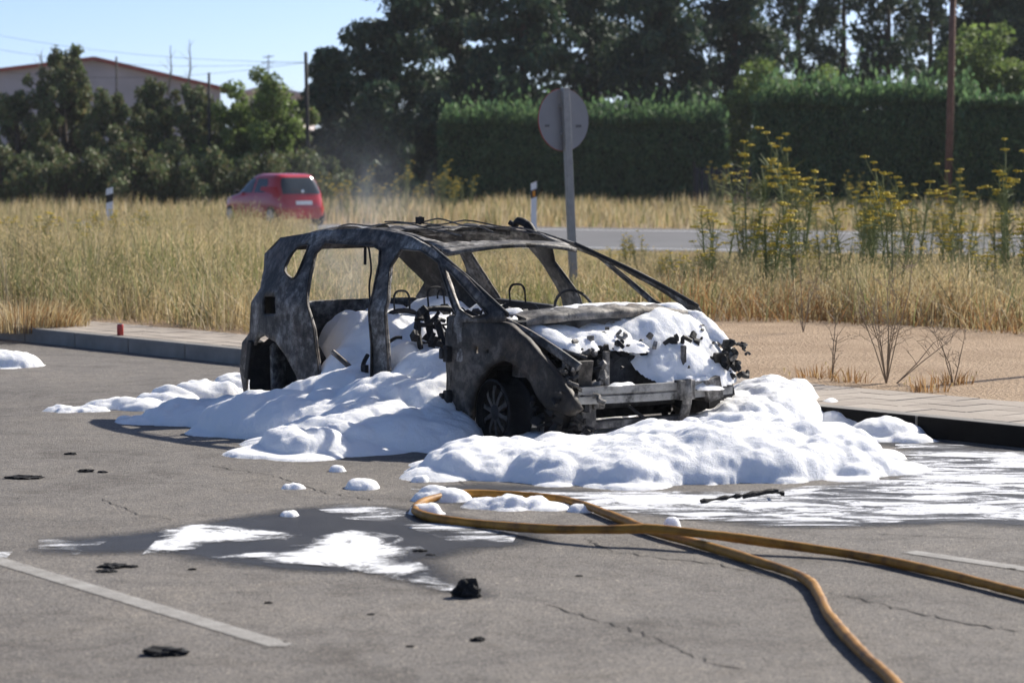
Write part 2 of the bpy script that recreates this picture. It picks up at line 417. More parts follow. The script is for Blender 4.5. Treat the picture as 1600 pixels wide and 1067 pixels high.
# pavement: bedding slab, tiles and kerb stones
pv = MB(); pv.add([W(U0, KERB(U0) + .14, .02), W(U1, KERB(U1) + .14, .02), W(U1, BACK(U1), .02), W(U0, BACK(U0), .02), W(U0, KERB(U0) + .14, .128), W(U1, KERB(U1) + .14, .128), W(U1, BACK(U1), .128), W(U0, BACK(U0), .128)], [(3, 2, 1, 0), (4, 5, 6, 7), (0, 1, 5, 4), (1, 2, 6, 5), (2, 3, 7, 6), (3, 0, 4, 7)])
pave = struct(pv.build('pavement', 'kerb_concrete'))
tile_mb = MB(); tile_mb.box((0, 0, 0), (.292, .292, .024)); tile0 = tile_mb.build('paver', 'paver', pave)
kang = HEAD + math.atan(.07)
first = True
for i in range(62):
    u = -10.2 + i * .3
    n = 4
    for j in range(n):
        u2 = u - .07 * j * .3; v = KERB(u2) + .15 + .15 + j * (BACK(u) - KERB(u) - .17) / n
        o = tile0 if first else tile0.copy()
        if not first: C.objects.link(o)
        first = False
        o.location = W(u2, v, .130 + random.uniform(-.002, .002)); o.rotation_euler = (random.uniform(-.006, .006), random.uniform(-.006, .006), kang); o.scale = (1, (BACK(u) - KERB(u) - .17) / n / .3, 1); o.parent = pave
kerb = thing('kerb', 'grey concrete kerb stones edging the pavement beside the burnt car', 'kerb')
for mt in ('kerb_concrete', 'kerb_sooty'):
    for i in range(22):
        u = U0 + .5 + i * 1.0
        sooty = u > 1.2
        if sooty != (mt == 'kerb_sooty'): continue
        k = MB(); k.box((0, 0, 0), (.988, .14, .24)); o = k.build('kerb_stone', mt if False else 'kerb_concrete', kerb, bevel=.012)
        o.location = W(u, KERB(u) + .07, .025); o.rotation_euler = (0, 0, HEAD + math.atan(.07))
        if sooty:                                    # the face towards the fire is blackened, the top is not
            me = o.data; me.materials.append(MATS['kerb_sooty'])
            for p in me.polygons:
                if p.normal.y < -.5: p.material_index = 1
# far road
near_a, near_b = px(1000, 392, .03), px(1600, 402, .03)
far_a, far_b = px(1000, 357, .03), px(1600, 360, .03)
def on_line(a, b, x): t = (x - a.x) / (b.x - a.x); return a.y + t * (b.y - a.y)
rv = []
for x in (-60, 60): rv.append((x, on_line(near_a, near_b, x), .03))
far_sl = (near_b.y - near_a.y) / (near_b.x - near_a.x)
for x in (60, -60): rv.append((x, far_a.y + far_sl * (x - far_a.x), .03))
quad('road', rv, 'road_asphalt')
for off0, off1, nm in ((-2.6, -2.3, 'road_line'), (1.2, 1.42, 'road_line')):
    base = far_a if off0 < 0 else near_a
    quad(nm, [(x, base.y + far_sl * (x - base.x) + o_, .035) for x, o_ in ((-60, off0), (60, off0), (60, off1), (-60, off1))], 'post_white')

# parking bay lines, cracks, wet ground and froth on the asphalt
def strip(name, P, width, z, mat, jit=0.0):
    P = [Vector((p.x, p.y, 0)) for p in P]; L = []; Rr = []
    for i, p in enumerate(P):
        d = (P[min(i + 1, len(P) - 1)] - P[max(i - 1, 0)]).normalized(); nrm = Vector((-d.y, d.x, 0)); ww = width * (1 + random.uniform(-jit, jit)) * (.25 if jit and i in (0, len(P) - 1) else 1) / 2
        L.append((p.x + nrm.x * ww, p.y + nrm.y * ww)); Rr.append((p.x - nrm.x * ww, p.y - nrm.y * ww))
    return L + Rr[::-1]
for a, b in (((-30, 868), (450, 1012)), ((1418, 862), (1660, 898))):
    pl = strip('x', [px(*a), px(*b)], .125, 0, None)
    struct(flat_patch('parking_line', pl, .004, 'line_paint', None, .05, .06))
def crack(pts, width=.012):
    P = []
    for i in range(len(pts) - 1):
        a, b = px(*pts[i]), px(*pts[i + 1]); k = max(2, int((b - a).length / .05))
        for j in range(k):
            q = a.lerp(b, j / k); P.append(q + Vector((random.uniform(-.018, .018), random.uniform(-.03, .03), 0)))
    pl = strip('x', P, width * .75, 0, None, .8)
    n = len(P); mb = MB(); mb.add([(x, y, .003) for x, y in pl], [(i, i + 1, 2 * n - 2 - i, 2 * n - 1 - i) for i in range(n - 1)])
    struct(mb.build('crack', 'crack'))
crack([(905, 838), (960, 862), (1030, 872), (1110, 880), (1190, 898), (1240, 908)])
crack([(1290, 925), (1360, 940), (1430, 958), (1520, 975), (1620, 990)], .016)
crack([(855, 945), (930, 968), (990, 985), (1050, 1010), (1110, 1035), (1180, 1048)])
crack([(620, 735), (690, 742), (740, 760), (800, 770)], .01)
crack([(1340, 832), (1450, 838), (1560, 842), (1640, 850)], .009)
crack([(330, 728), (420, 742), (520, 772), (600, 785)], .009)
crack([(160, 780), (220, 805), (290, 815)], .009)
def ppoly(l, z=0): return [tuple(px(x, y, z))[:2] for x, y in l]
wet = [
 [(225, 868), (90, 872), (40, 862), (60, 842), (180, 832), (300, 815), (430, 795), (520, 785), (640, 790), (700, 800), (860, 822), (880, 840), (840, 858), (760, 862), (700, 880), (790, 925), (770, 940), (690, 928), (560, 900), (420, 895), (330, 885)],
 [(640, 760), (760, 752), (950, 765), (1180, 768), (1380, 745), (1400, 700), (1300, 690), (1360, 672), (1500, 690), (1700, 716), (1700, 832), (1500, 822), (1330, 828), (1180, 826), (1000, 806), (860, 790), (700, 800)],
]
for q in wet: struct(flat_patch('wet_asphalt', ppoly(q), .003, 'wet', None, .07, .30))
film = [
 ([(222, 868), (245, 845), (250, 828), (300, 820), (400, 828), (472, 838), (440, 848), (330, 850), (300, 862)], 'two-lobed smear of white froth on the asphalt near the painted line', 'foam_film'),
 ([(320, 872), (440, 862), (470, 845), (560, 828), (620, 838), (665, 860), (640, 872), (690, 900), (745, 925), (690, 925), (590, 900), (500, 885), (400, 880)], 'long smear of white froth ending at the charred lump', 'foam_film'),
 ([(490, 795), (560, 788), (640, 800), (620, 818), (540, 812)], 'faint streaky froth beside the hose loop', 'foam_streak'),
 ([(620, 820), (720, 818), (810, 835), (800, 850), (700, 846)], 'faint froth below the hose loop on wet asphalt', 'foam_streak'),
 ([(640, 765), (900, 768), (1200, 768), (1390, 745), (1400, 690), (1500, 696), (1720, 720), (1720, 826), (1560, 815), (1420, 815), (1300, 830), (1180, 822), (1000, 808), (880, 790), (760, 790)], 'wide streaky sheet of froth running along the gutter past the foam bank', 'foam_streak'),
 ([(900, 772), (1050, 772), (1180, 776), (1150, 796), (1050, 800), (980, 792)], 'dense froth on the asphalt between the foam bank and the hose', 'foam_film'),
 ([(60, 838), (130, 850), (170, 846), (120, 868), (60, 862)], 'faint froth flecks on damp asphalt beyond the painted line', 'foam_streak'),
 ([(-30, 860), (22, 862), (10, 874), (-30, 874)], 'small froth smear touching the painted line', 'foam_film')]
for q, lb, mt in film:
    tag(flat_patch('foam_film', ppoly(q), .0065 if mt == 'foam_streak' else .0085, mt, None, .05, .16), lb, 'foam')

# ------------------------------------------------------------------ foam banks
def domes_height(gx, gy, domes):                     # smooth union of rounded heaps; nan where there is none
    z = np.full(gx.shape, -1.0)
    for (x, y, rx, ry, h) in domes:
        q = ((gx - x) / rx) ** 2 + ((gy - y) / ry) ** 2
        d = h * np.sqrt(np.clip(1 - q, 0, 1)); d[q > 1] = -1
        k = .05; both = (z > 0) & (d > 0)
        z = np.where(both, np.maximum(z, d) + np.maximum(k - np.abs(z - d), 0) ** 2 / (4 * k), np.maximum(z, d))
    return z
def foam_mesh(name, x0, x1, y0, y1, res, domes, nb, rb, base=None, clip=None, mapw=None, parent=None, seed=0, amp=.022):
    gx, gy = np.meshgrid(np.arange(x0, x1, res), np.arange(y0, y1, res))
    r2 = np.random.default_rng(seed)
    e = domes_height(gx, gy, domes)
    # billows: heaps of three sizes riding on the big ones and fraying the rim
    on = np.argwhere(e > 0); b = np.zeros(gx.shape)
    for frac, r0_, r1_, amt in ((.25, rb[1] * .9, rb[1] * 2.0, .26), (.9, rb[0] * .9, rb[1] * .8, .26), (3.0, rb[0] * .4, rb[0] * .9, .27), (10.0, rb[0] * .22, rb[0] * .5, .38)):
        bb = np.zeros(gx.shape)
        for i in r2.integers(0, len(on), int(nb * frac)):
            cy, cx = on[i]; r = r2.uniform(r0_, r1_); k = int(r / res) + 1
            ys = slice(max(cy - k, 0), cy + k + 1); xs = slice(max(cx - k, 0), cx + k + 1)
            q = ((gx[ys, xs] - gx[cy, cx]) ** 2 + (gy[ys, xs] - gy[cy, cx]) ** 2) / r ** 2
            bb[ys, xs] = np.maximum(bb[ys, xs], r * amt * r2.uniform(.5, 1.1) * np.sqrt(np.clip(1 - q, 0, 1)))
        b = b + bb * np.clip(2.2 * fbm(gx * 2.1, gy * 2.1, frac, seed + 5, 2) - .35, .1, 1.3)
    h = np.where((e > 0) | (b > .004), np.maximum(e, 0) * .9 + b, -1)
    h = h + np.where(h > 0, amp * 2 * (fbm(gx * 9, gy * 9, 0, seed, 4) - .5) * np.clip(h / .1, 0, 1), 0)
    for _ in range(1):                               # soften
        hp = np.pad(np.where(h > 0, h, 0), 1, mode='edge'); sm = (hp[1:-1, 1:-1] * 2 + hp[:-2, 1:-1] + hp[2:, 1:-1] + hp[1:-1, :-2] + hp[1:-1, 2:]) / 6
        h = np.where(h > 0, sm, h)
    if clip is not None: h = clip(gx, gy, h)
    m = h > .003
    cell = m[:-1, :-1] | m[1:, :-1] | m[:-1, 1:] | m[1:, 1:]
    zz = np.maximum(h, 0)
    if base is not None: zz = zz + base(gx, gy)
    idx = np.arange(gx.size).reshape(gx.shape)
    F = np.stack([idx[:-1, :-1][cell], idx[:-1, 1:][cell], idx[1:, 1:][cell], idx[1:, :-1][cell]], 1)
    used = np.unique(F); rem = np.full(gx.size, -1); rem[used] = np.arange(len(used))
    V = np.c_[gx.ravel(), gy.ravel(), zz.ravel()][used]
    V[:, 0] += .6 * res * (vnoise(V[:, 0] * 40, V[:, 1] * 40, 1, 3) - .5); V[:, 1] += .6 * res * (vnoise(V[:, 0] * 40, V[:, 1] * 40, 2, 4) - .5)
    return fast(name, V, rem[F], 'foam', parent, smooth=True)
def gd(x, y, rx, ry, h): p = px(x, y); return (p.x, p.y, rx, ry, h)
def cd(u, v, ru, rv, h): p = W(u, v); return (p.x, p.y, ru, rv, h)
FOAM = [gd(120, 642, .25, .10, .03), gd(190, 637, .3, .16, .055), gd(262, 630, .26, .2, .09), gd(330, 622, .3, .3, .12), gd(372, 612, .22, .3, .17),
 gd(300, 655, .35, .5, .11), gd(380, 655, .5, .7, .16), gd(470, 662, .55, .8, .19), gd(475, 705, .28, .35, .13), gd(560, 690, .55, .6, .19), gd(640, 690, .45, .6, .22), gd(690, 690, .3, .5, .2),
 gd(540, 650, .5, .7, .26), gd(620, 655, .45, .7, .30), gd(500, 640, .4, .6, .24),
 cd(.75, .05, .62, .62, .72), cd(1.25, .25, .7, .7, .72), cd(1.85, -.1, .5, .55, .62), cd(1.8, .4, .5, .5, .66), cd(.35, .25, .6, .62, .74), cd(.1, .2, .5, .5, .68), cd(.9, .55, .5, .4, .80), cd(.2, .42, .55, .42, .88), cd(-.12, .2, .36, .55, .86), cd(.75, .60, .5, .34, .86), cd(1.3, .58, .5, .34, .80), cd(.3, -.1, .5, .5, .78), cd(.58, -.38, .38, .38, .76), cd(.62, -.62, .30, .32, .58), cd(.22, -.28, .36, .36, .80), cd(-.1, -.15, .32, .36, .80),
 cd(.85, -.45, .42, .42, .58), cd(1.0, -.72, .36, .4, .42), cd(1.72, -.6, .42, .45, .58), cd(1.35, -.5, .4, .4, .62), cd(2.0, -.85, .34, .42, .40), cd(1.0, -.95, .5, .5, .40), cd(1.72, -.98, .5, .5, .42), cd(1.3, -1.35, .8, .55, .28), cd(2.1, -1.25, .5, .5, .26), cd(.75, -1.2, .6, .6, .24),
 gd(720, 738, .22, .35, .10), gd(790, 733, .42, .6, .14), gd(880, 735, .5, .7, .17), gd(980, 735, .55, .8, .19), gd(1080, 728, .6, .9, .23), gd(1180, 722, .62, 1.0, .26), gd(1270, 722, .45, .7, .2),
 gd(1200, 665, .38, .7, .34), gd(1130, 680, .5, .7, .26), gd(1240, 650, .2, .35, .27), gd(1000, 690, .5, .7, .14), gd(900, 695, .45, .5, .10), gd(1330, 735, .25, .4, .09),
 gd(1385, 683, .26, .22, .11), gd(1320, 668, .2, .25, .09), gd(1425, 690, .14, .12, .05), gd(1290, 655, .12, .3, .14)]
def clip_car(gx, gy, h):                             # keep the heap off the front wheel well and inside the quarter panels
    u = (gx - CAR[0]) * FW[0] + (gy - CAR[1]) * FW[1]; v = (gx - CAR[0]) * LF[0] + (gy - CAR[1]) * LF[1]
    h = np.where((u > 2.2) & (u < 3.3) & (np.abs(v) < .86), np.minimum(h, .10), h)
    h = np.where((u > -.5) & (u < .40) & (v > -.9) & (v < -.58), np.minimum(h, .05), h)
    h = np.where((u < -.36) & (np.abs(v) < .8), np.minimum(h, .25), h); h = np.where((u > -.6) & (u < 2.25) & (v > .76), np.minimum(h, .25), h)
    return h
tag(foam_mesh('firefighting_foam', -3.8, 3.4, 13.8, 21.6, .0145, FOAM, 900, (.05, .15), clip=clip_car, seed=3),
    'large bank of white firefighting foam around and inside the burnt car', 'foam')
def clump(x, y, rx, ry, h, lb, seed):
    p = px(x, y); d = [(p.x, p.y, rx, ry, h), (p.x + rx * .35, p.y - ry * .1, rx * .55, ry * .8, h * .8), (p.x - rx * .4, p.y + ry * .15, rx * .5, ry * .7, h * .75)]
    o = foam_mesh('foam_clump', p.x - rx * 1.8, p.x + rx * 1.8, p.y - ry * 2.2, p.y + ry * 2.2, max(.008, rx / 22), d, 12, (rx * .12, rx * .3), seed=seed, amp=.01)
    tag(o, lb, 'foam', None)
clump(5, 572, .36, .26, .15, 'thick white foam clump on the asphalt in front of the far end of the kerb', 11)
clump(566, 762, .10, .12, .05, 'largest loose foam clump between the foam bank and the hose loop', 12)
clump(527, 736, .05, .05, .03, 'small round foam clump right at the edge of the foam bank', 13)
clump(657, 752, .055, .06, .03, 'small foam clump just above the hose loop', 14)
clump(195, 658, .07, .07, .035, 'small foam clump lying in the shadow of the car', 15)
clump(452, 806, .05, .06, .02, 'flat foam fleck beyond the two-lobed froth smear', 16)
clump(458, 763, .07, .05, .018, 'thin flat foam fleck in front of the shadowed foam edge', 17)
clump(790, 792, .24, .12, .03, 'flat white foam patch lying inside the hose loop', 18)
clump(912, 798, .09, .08, .03, 'foam clump lodged against the hose where it leaves the loop', 19)
clump(690, 781, .17, .12, .055, 'foam lying over the hose at the tip of its loop', 21)
clump(664, 803, .09, .07, .055, 'foam lump stuck on the returning side of the hose loop', 22)
clump(1050, 829, .05, .05, .075, 'foam fleck on the hose where it crosses itself', 23)
clump(253, 617, .09, .07, .06, 'rounded foam lump behind the thin foam tail', 20)

# ------------------------------------------------------------------ burnt car
car = thing('burnt_car', 'burnt-out shell of a people carrier with its doors gone, standing in foam', 'car', (CAR[0], CAR[1], 0), HEAD)
def Yb(x, z):                                         # half width of the shell
    x = np.asarray(x, float); z = np.asarray(z, float)
    y = np.where(z < .82, .87 - .03 * np.clip((.3 - z) / .3, 0, 1), .87 - .28 * np.clip((z - .82) / .56, 0, 1.1) ** 1.15)
    return y - .10 * np.clip((.15 - x) / .65, 0, 1) ** 2 - .07 * np.clip((x - 2.4) / 1.0, 0, 1) ** 2
def sp(u, v, s=-1, off=0.0):                          # pixel -> (X, Z) on the car's side
    d = ray(u, v); o = np.array([-CAR[0], -CAR[1], CAM_H]); l3 = np.array([LF[0], LF[1], 0]); f3 = np.array([FW[0], FW[1], 0]); y = s * .85
    for _ in range(40):
        k = (y - o @ l3) / (d @ l3); p = o + k * d; X, Z = p @ f3, p[2]; y = .5 * y + .5 * s * (float(Yb(X, Z)) - off)
    return (float(X), float(Z))
z6 = lambda l: [sp(370 + x / 3.556, 340 + y / 3.556) for x, y in l]
z1 = lambda l: [sp(340 + x / 2.668, 320 + y / 2.668) for x, y in l]
zz = lambda l: [sp(*q) for q in l]
arch_r = z6([(345, 950), (330, 880), (280, 780), (220, 690), (160, 655), (120, 670), (90, 730), (60, 850), (50, 965)])
outline = z6([(42, 990), (20, 860), (30, 690), (72, 640), (80, 470), (130, 390), (150, 200), (240, 110), (430, 85), (500, 68), (720, 60)]) + z1([(680, 106), (800, 128), (890, 180)]) + zz([(691, 402), (729, 432), (787, 490), (787, 503), (722, 503), (724, 560)]) + [(2.36, .10), (.42, .08)] + arch_r
rear_door = z6([(500, 147), (440, 205), (412, 320), (397, 420), (412, 540), (432, 620), (442, 720), (455, 800)]) + [(.62, .20), (1.27, .18)] + z6([(742, 800), (742, 700), (752, 420), (785, 260), (790, 185), (760, 165)])
front_door = z1([(768, 190), (722, 260), (712, 400), (716, 690)]) + [(1.53, .18), (2.22, .18)] + zz([(707, 560), (707, 505), (712, 490)]) + z1([(985, 440), (950, 340), (920, 245), (850, 198)])
qf = z1([(948, 268), (985, 300), (1050, 372), (1115, 445), (1060, 462), (1010, 430), (975, 340)])
qr = smooth_poly(z6([(270, 285), (300, 215), (340, 170), (400, 155), (380, 200), (340, 300), (315, 335), (285, 315)]))
sq = z6([(150, 440), (220, 440), (220, 535), (150, 535)])
def grow(p, kx, kz):
    c = np.mean(p, 0); return [(c[0] + (x - c[0]) * kx, c[1] + (z - c[1]) * kz) for x, z in p]
rear_door = grow(rear_door, 1.035, 1.015); front_door = grow(front_door, 1.02, 1.02); qf = grow(qf, 1.12, 1.12); qr = grow(qr, 1.15, 1.12)
def side_map(s):
    def f(x, z, d):
        y = Yb(x, z) - d + .012 * (fbm(x * 5, z * 5, 0, 5) - .5) + .02 * (fbm(x * 1.7, z * 1.7, 3, 9) - .5)
        return np.c_[x + .008 * (vnoise(x * 9, z * 9, 5, 2) - .5), s * y, z + .010 * (vnoise(x * 8, z * 8, 7, 2) - .5)]
    return f
sheet('side_frame', outline, [rear_door, front_door, qf, qr, sq], side_map(-1), .022, 'burnt_steel', car, .04)
sheet('side_frame', outline, [rear_door, front_door, qf, qr], side_map(1), .022, 'burnt_steel', car, .05)
for lp in (rear_door, front_door, qf, qr):            # rolled flange round every opening
    for s_ in (-1, 1):
        P = [(x, s_ * (float(Yb(x, z)) + .004), z) for x, z in resample(lp, .05)]; mb = MB(); mb.tube(P + [P[0]], .008, 6, False); mb.build('flange', 'burnt_brown', car, True)
# door shells left on the kerb side, burnt down to the belt line
for ol in ([(.60, .16), (1.24, .14), (1.20, .80), (.48, .82), (.50, .55)], [(1.56, .14), (2.22, .14), (2.24, .80), (1.47, .80)]):
    sheet('door', ol, [], lambda x, z, d: np.c_[x, Yb(x, z) - .01 - d + .02 * (fbm(x * 6, z * 6, 1, 4) - .5), z], .09, 'burnt_black', car, .08)
mb = MB(); qx = [p[0] for p in sq]; qz = [p[1] for p in sq]; mb.box((sum(qx) / 4 - .06, -.745, sum(qz) / 4), (.40, .02, .26)); mb.build('filler_housing', 'burnt_black', car)
# wheel housings behind the arches
for s in (-1, 1):
    for cx, cz, r0 in ((-.07, .16, .40), (2.86, .20, .385)):
        mb = MB(); v = []; f = []
        for i in range(13):
            a = R(-15 + 210 * i / 12)
            for y in (.82, .58): v.append((cx + r0 * math.cos(a), s * y, cz + r0 * math.sin(a)))
        f = [(2 * i, 2 * i + 1, 2 * i + 3, 2 * i + 2) for i in range(12)]
        n = len(v); v.append((cx, s * .58, cz)); f += [(2 * i + 1, n, 2 * i + 3) for i in range(12)]
        mb.add(v, f); mb.build('wheel_housing', 'burnt_black', car)
# rear end: tail panel, tailgate remains and rear header
def rear_map(y, z, d):
    x = -.44 + .12 * np.clip((z - .75) / .6, 0, 1) + .16 * (np.abs(y) / .8) ** 3
    return np.c_[x + d + .02 * (fbm(y * 5, z * 5, 3, 3) - .5), y, z]
sheet('tailgate', [(-.72, .12), (.72, .12), (.74, .72), (.6, .80), (-.6, .80), (-.74, .72)], [], rear_map, .05, 'burnt_steel', car, .08)
sheet('rear_header', [(-.53, 1.20), (.53, 1.20), (.50, 1.30), (-.50, 1.30)], [], rear_map, .06, 'burnt_steel', car, .08)
# rear corner remains of the bumper
mb = MB(); mb.box((-.50, -.76, .36), (.06, .12, .30), Matrix.Rotation(R(12), 3, 'Y')); mb.build('bumper_bracket', 'burnt_black', car, bevel=.01)
# roof skin, warped and ribbed
XS = [-.36, -.2, .13, .5, .8, 1.1, 1.39, 1.62, 1.80]; ZS = [1.285, 1.315, 1.345, 1.365, 1.38, 1.37, 1.345, 1.295, 1.245]
def roof_map(x, y, d):
    zr = np.interp(x, XS, ZS); wgt = np.clip(1 - (y / .56) ** 2, 0, 1)
    wr = .050 * (fbm(x * 2.2, y * 11, 2, 21) - .5) + .02 * (fbm(x * 9, y * 4, 4, 22) - .5)
    sag = -.035 * np.exp(-((x - .9) / .5) ** 2) * wgt
    return np.c_[x, y * (1 + .03 * (vnoise(x * 4, 0, 0, 6) - .5)), zr + .045 * wgt + (wr * 1.6 + sag) * np.minimum(1, wgt * 3) * np.clip((1.78 - x) / .3, .15, 1) - d]
torn = [[(-.15, -.44), (.5, -.49), (.86, -.47), (.82, -.2), (.88, .15), (.84, .47), (.3, .47), (-.12, .42), (-.05, 0)], [(1.06, -.48), (1.45, -.51), (1.64, -.48), (1.70, -.2), (1.72, .1), (1.66, .48), (1.2, .49), (1.06, .25), (1.14, -.1)]]
sheet('roof', [(-.36, -.53), (1.71, -.57), (1.77, -.3), (1.79, 0), (1.77, .3), (1.71, .57), (-.36, .53)], torn, roof_map, .012, 'burnt_steel', car, .05)
sheet('roof_header', [(1.72, -.565), (1.80, -.57), (1.86, -.3), (1.88, 0), (1.86, .3), (1.80, .57), (1.72, .565), (1.78, .3), (1.80, 0), (1.78, -.3)], [], lambda x, y, d: np.c_[x, y, np.interp(x, XS, ZS) + .05 * np.clip(1 - (y / .56) ** 2, 0, 1) + .008 * (fbm(x * 6, y * 3, 1, 8) - .5) - d], .03, 'burnt_pale', car, .05)
for xx in (.30, .98):                                # roof cross members under the skin
    mb = MB(); mb.tube([Vector((xx, y, float(np.interp(xx, XS, ZS)) + .045 * (1 - (y / .56) ** 2) - .05)) for y in np.linspace(-.56, .56, 9)], .028, 6); mb.build('roof_bow', 'burnt_steel', car)
for yy in (-.36, .02, .33):                      # ribs of bare metal along the torn skin
    mb = MB(); P = [Vector((x, yy + .05 * math.sin(x * 3 + yy * 9), float(np.interp(x, XS, ZS)) + .045 * (1 - (yy / .56) ** 2) + .012 + .012 * math.sin(x * 9 + yy * 20))) for x in np.linspace(.1, 1.6, 16)]
    mb.tube(P, .006, 5); mb.build('roof_rib', 'burnt_pale', car)
mb = MB(); mb.tube(catmull([(1.28, .57, 1.33), (1.22, .56, 1.40), (1.12, .55, 1.43), (1.06, .56, 1.40), (1.02, .54, 1.42)]), [.035] * 9 + [.03] * 8 + [.026] * 8 + [.02] * 8, 7); mb.build('melted_trim', 'burnt_black', car, True)
mb = MB(); mb.box((.56, .05, 1.43), (.06, .04, .05)); mb.tube([(.56, .05, 1.40), (.57, .05, 1.46)], .012, 6); mb.build('antenna_stub', 'burnt_black', car)
mb = MB(); mb.tube(catmull([(.75, -.54, 1.30), (.78, -.53, 1.1), (.80, -.56, .95), (.82, -.55, .7)]), .008, 5); mb.tube(catmull([(.72, -.54, 1.30), (.73, -.55, 1.12)]), .012, 5); mb.build('seat_belt_strap', 'burnt_black', car)
# windscreen pillars get a rounded, soot-black outer edge
for s in (-1, 1):
    P = [(x, s * float(Yb(x, z)) - s * .02, z) for x, z in ((1.70, 1.275), (1.9, 1.21), (2.26, 1.09), (2.55, .985), (2.84, .87))]
    mb = MB(); mb.tube(catmull(P, 5), .015, 7); mb.build('windscreen_pillar', 'burnt_black', car, True)
# cowl, firewall
def cowl_z(y): return .875 - .05 * (y / .8) ** 2
mb = MB(); rows = []
for y in np.linspace(-.70, .70, 25):
    f = 2.88 + .10 * (1 - (y / .7) ** 2) + .012 * math.sin(y * 23); z = cowl_z(y)
    rows.append([(f - .30, y, z + .02), (f - .12, y, z + .03 + .01 * math.sin(y * 31)), (f, y, z + .005), (f + .005, y, z - .045), (f - .02, y, z - .05), (f - .05, y, z - .03)])
v = [p for r in rows for p in r]; k = 6
mb.add(v, [(i * k + j, (i + 1) * k + j, (i + 1) * k + j + 1, i * k + j + 1) for i in range(len(rows) - 1) for j in range(k - 1)]); mb.build('cowl_panel', 'burnt_pale', car, True)
mb = MB(); v = []
for y in np.linspace(-.74, .74, 13):
    for z in (.12, .35, .6, .80): v.append((2.62 + .05 * math.sin(z * 9) + random.uniform(-.015, .015), y, z))
mb.add(v, [(i * 4 + j, (i + 1) * 4 + j, (i + 1) * 4 + j + 1, i * 4 + j + 1) for i in range(12) for j in range(3)]); mb.build('firewall', 'burnt_black', car)
mb = MB(); mb.tube([(2.32, -.78, .74), (2.30, 0, .76), (2.32, .78, .74)], .035, 8); mb.box((2.34, .0, .66), (.16, .30, .22)); mb.box((2.36, -.42, .70), (.14, .26, .16)); mb.build('dashboard_beam', 'burnt_black', car)
# inner front structure, near side: strut tower, fender remains and arch
fo = zz([(700, 492), (745, 496), (790, 505), (822, 528), (850, 560), (876, 592), (893, 618), (905, 640), (893, 650), (858, 640)]) + zz([(845, 625), (832, 598), (812, 573), (788, 562), (764, 574), (746, 604), (737, 640), (730, 680), (722, 690), (702, 664)])
def fender_map(s):
    return lambda x, z, d: np.c_[x, s * (Yb(x, z) + .012 - d + .03 * (fbm(x * 5, z * 5, 2, 31) - .5) - .03 * np.clip((z - .72) / .15, 0, 1)), z + .01 * (vnoise(x * 12, z * 12, 0, 3) - .5)]
sheet('fender', fo, [zz([(741, 540), (748, 540), (748, 552), (741, 552)]), zz([(760, 546), (766, 546), (766, 552), (760, 552)])], fender_map(-1), .05, 'burnt_brown', car, .035)
sheet('fender', [(2.26, .12), (2.26, .84), (2.72, .85), (2.95, .78), (3.06, .70), (3.04, .58), (2.86, .585), (2.68, .54), (2.52, .40), (2.46, .12)], [], fender_map(1), .05, 'burnt_black', car, .05)
mb = MB(); mb.box((2.27, -.90, .58), (.05, .05, .11)); mb.box((2.24, -.91, .58), (.04, .06, .07)); mb.build('door_hinge', 'burnt_black', car, bevel=.008)
mb = MB(); mb.box((2.27, -.90, .28), (.05, .05, .11)); mb.box((2.24, -.91, .28), (.04, .06, .07)); mb.build('door_hinge', 'burnt_black', car, bevel=.008)
# wheels: alloy rims without tyres
def rim(x, y, z, s, steer=0, r=.222):
    root = MB(); root.lathe([(r - .012, -.09), (r, -.085), (r - .03, -.05), (r - .035, .06), (r - .01, .085), (r, .09), (r - .012, .095), (r - .05, .07), (r - .055, -.07)], 36, 'y')
    o = root.build('wheel', 'burnt_black', car, True); o.location = (x, y, z); o.rotation_euler = (0, R(11), steer)
    hub = MB(); hub.lathe([(.0, s * .075), (.045, s * .075), (.06, s * .06), (.065, s * .02), (.0, s * .02)], 20, 'y'); hub.build('hub', 'burnt_black', o, True)
    disc = MB(); disc.lathe([(.0, -s * .01), (.14, -s * .01), (.14, -s * .035), (.0, -s * .035)], 24, 'y'); disc.build('brake_disc', 'burnt_brown', o)
    for k in range(10):
        a = 2 * math.pi * k / 10; dv = Vector((math.cos(a), 0, math.sin(a))); tv = Vector((-math.sin(a), 0, math.cos(a)))
        q = []
        for rr, ww, yy in ((.04, .016, .07), (.12, .013, .072), (r - .045, .020, .058)):
            for e in (-1, 1): q.append(dv * rr + tv * ww * e + Vector((0, s * yy, 0)))
            for e in (1, -1): q.append(dv * rr + tv * ww * .8 * e + Vector((0, s * (yy - .035), 0)))
        sk = MB(); sk.add(q, [(4 * i + j, 4 * i + (j + 1) % 4, 4 * i + 4 + (j + 1) % 4, 4 * i + 4 + j) for i in (0, 1) for j in range(4)]); sk.build('spoke', 'burnt_brown', o)
    return o
rim(2.76, -.79, .222, -1, R(-6)); rim(2.76, .79, .222, 1, R(-6)); rim(-.07, -.48, .222, -1); rim(-.07, .48, .222, 1)
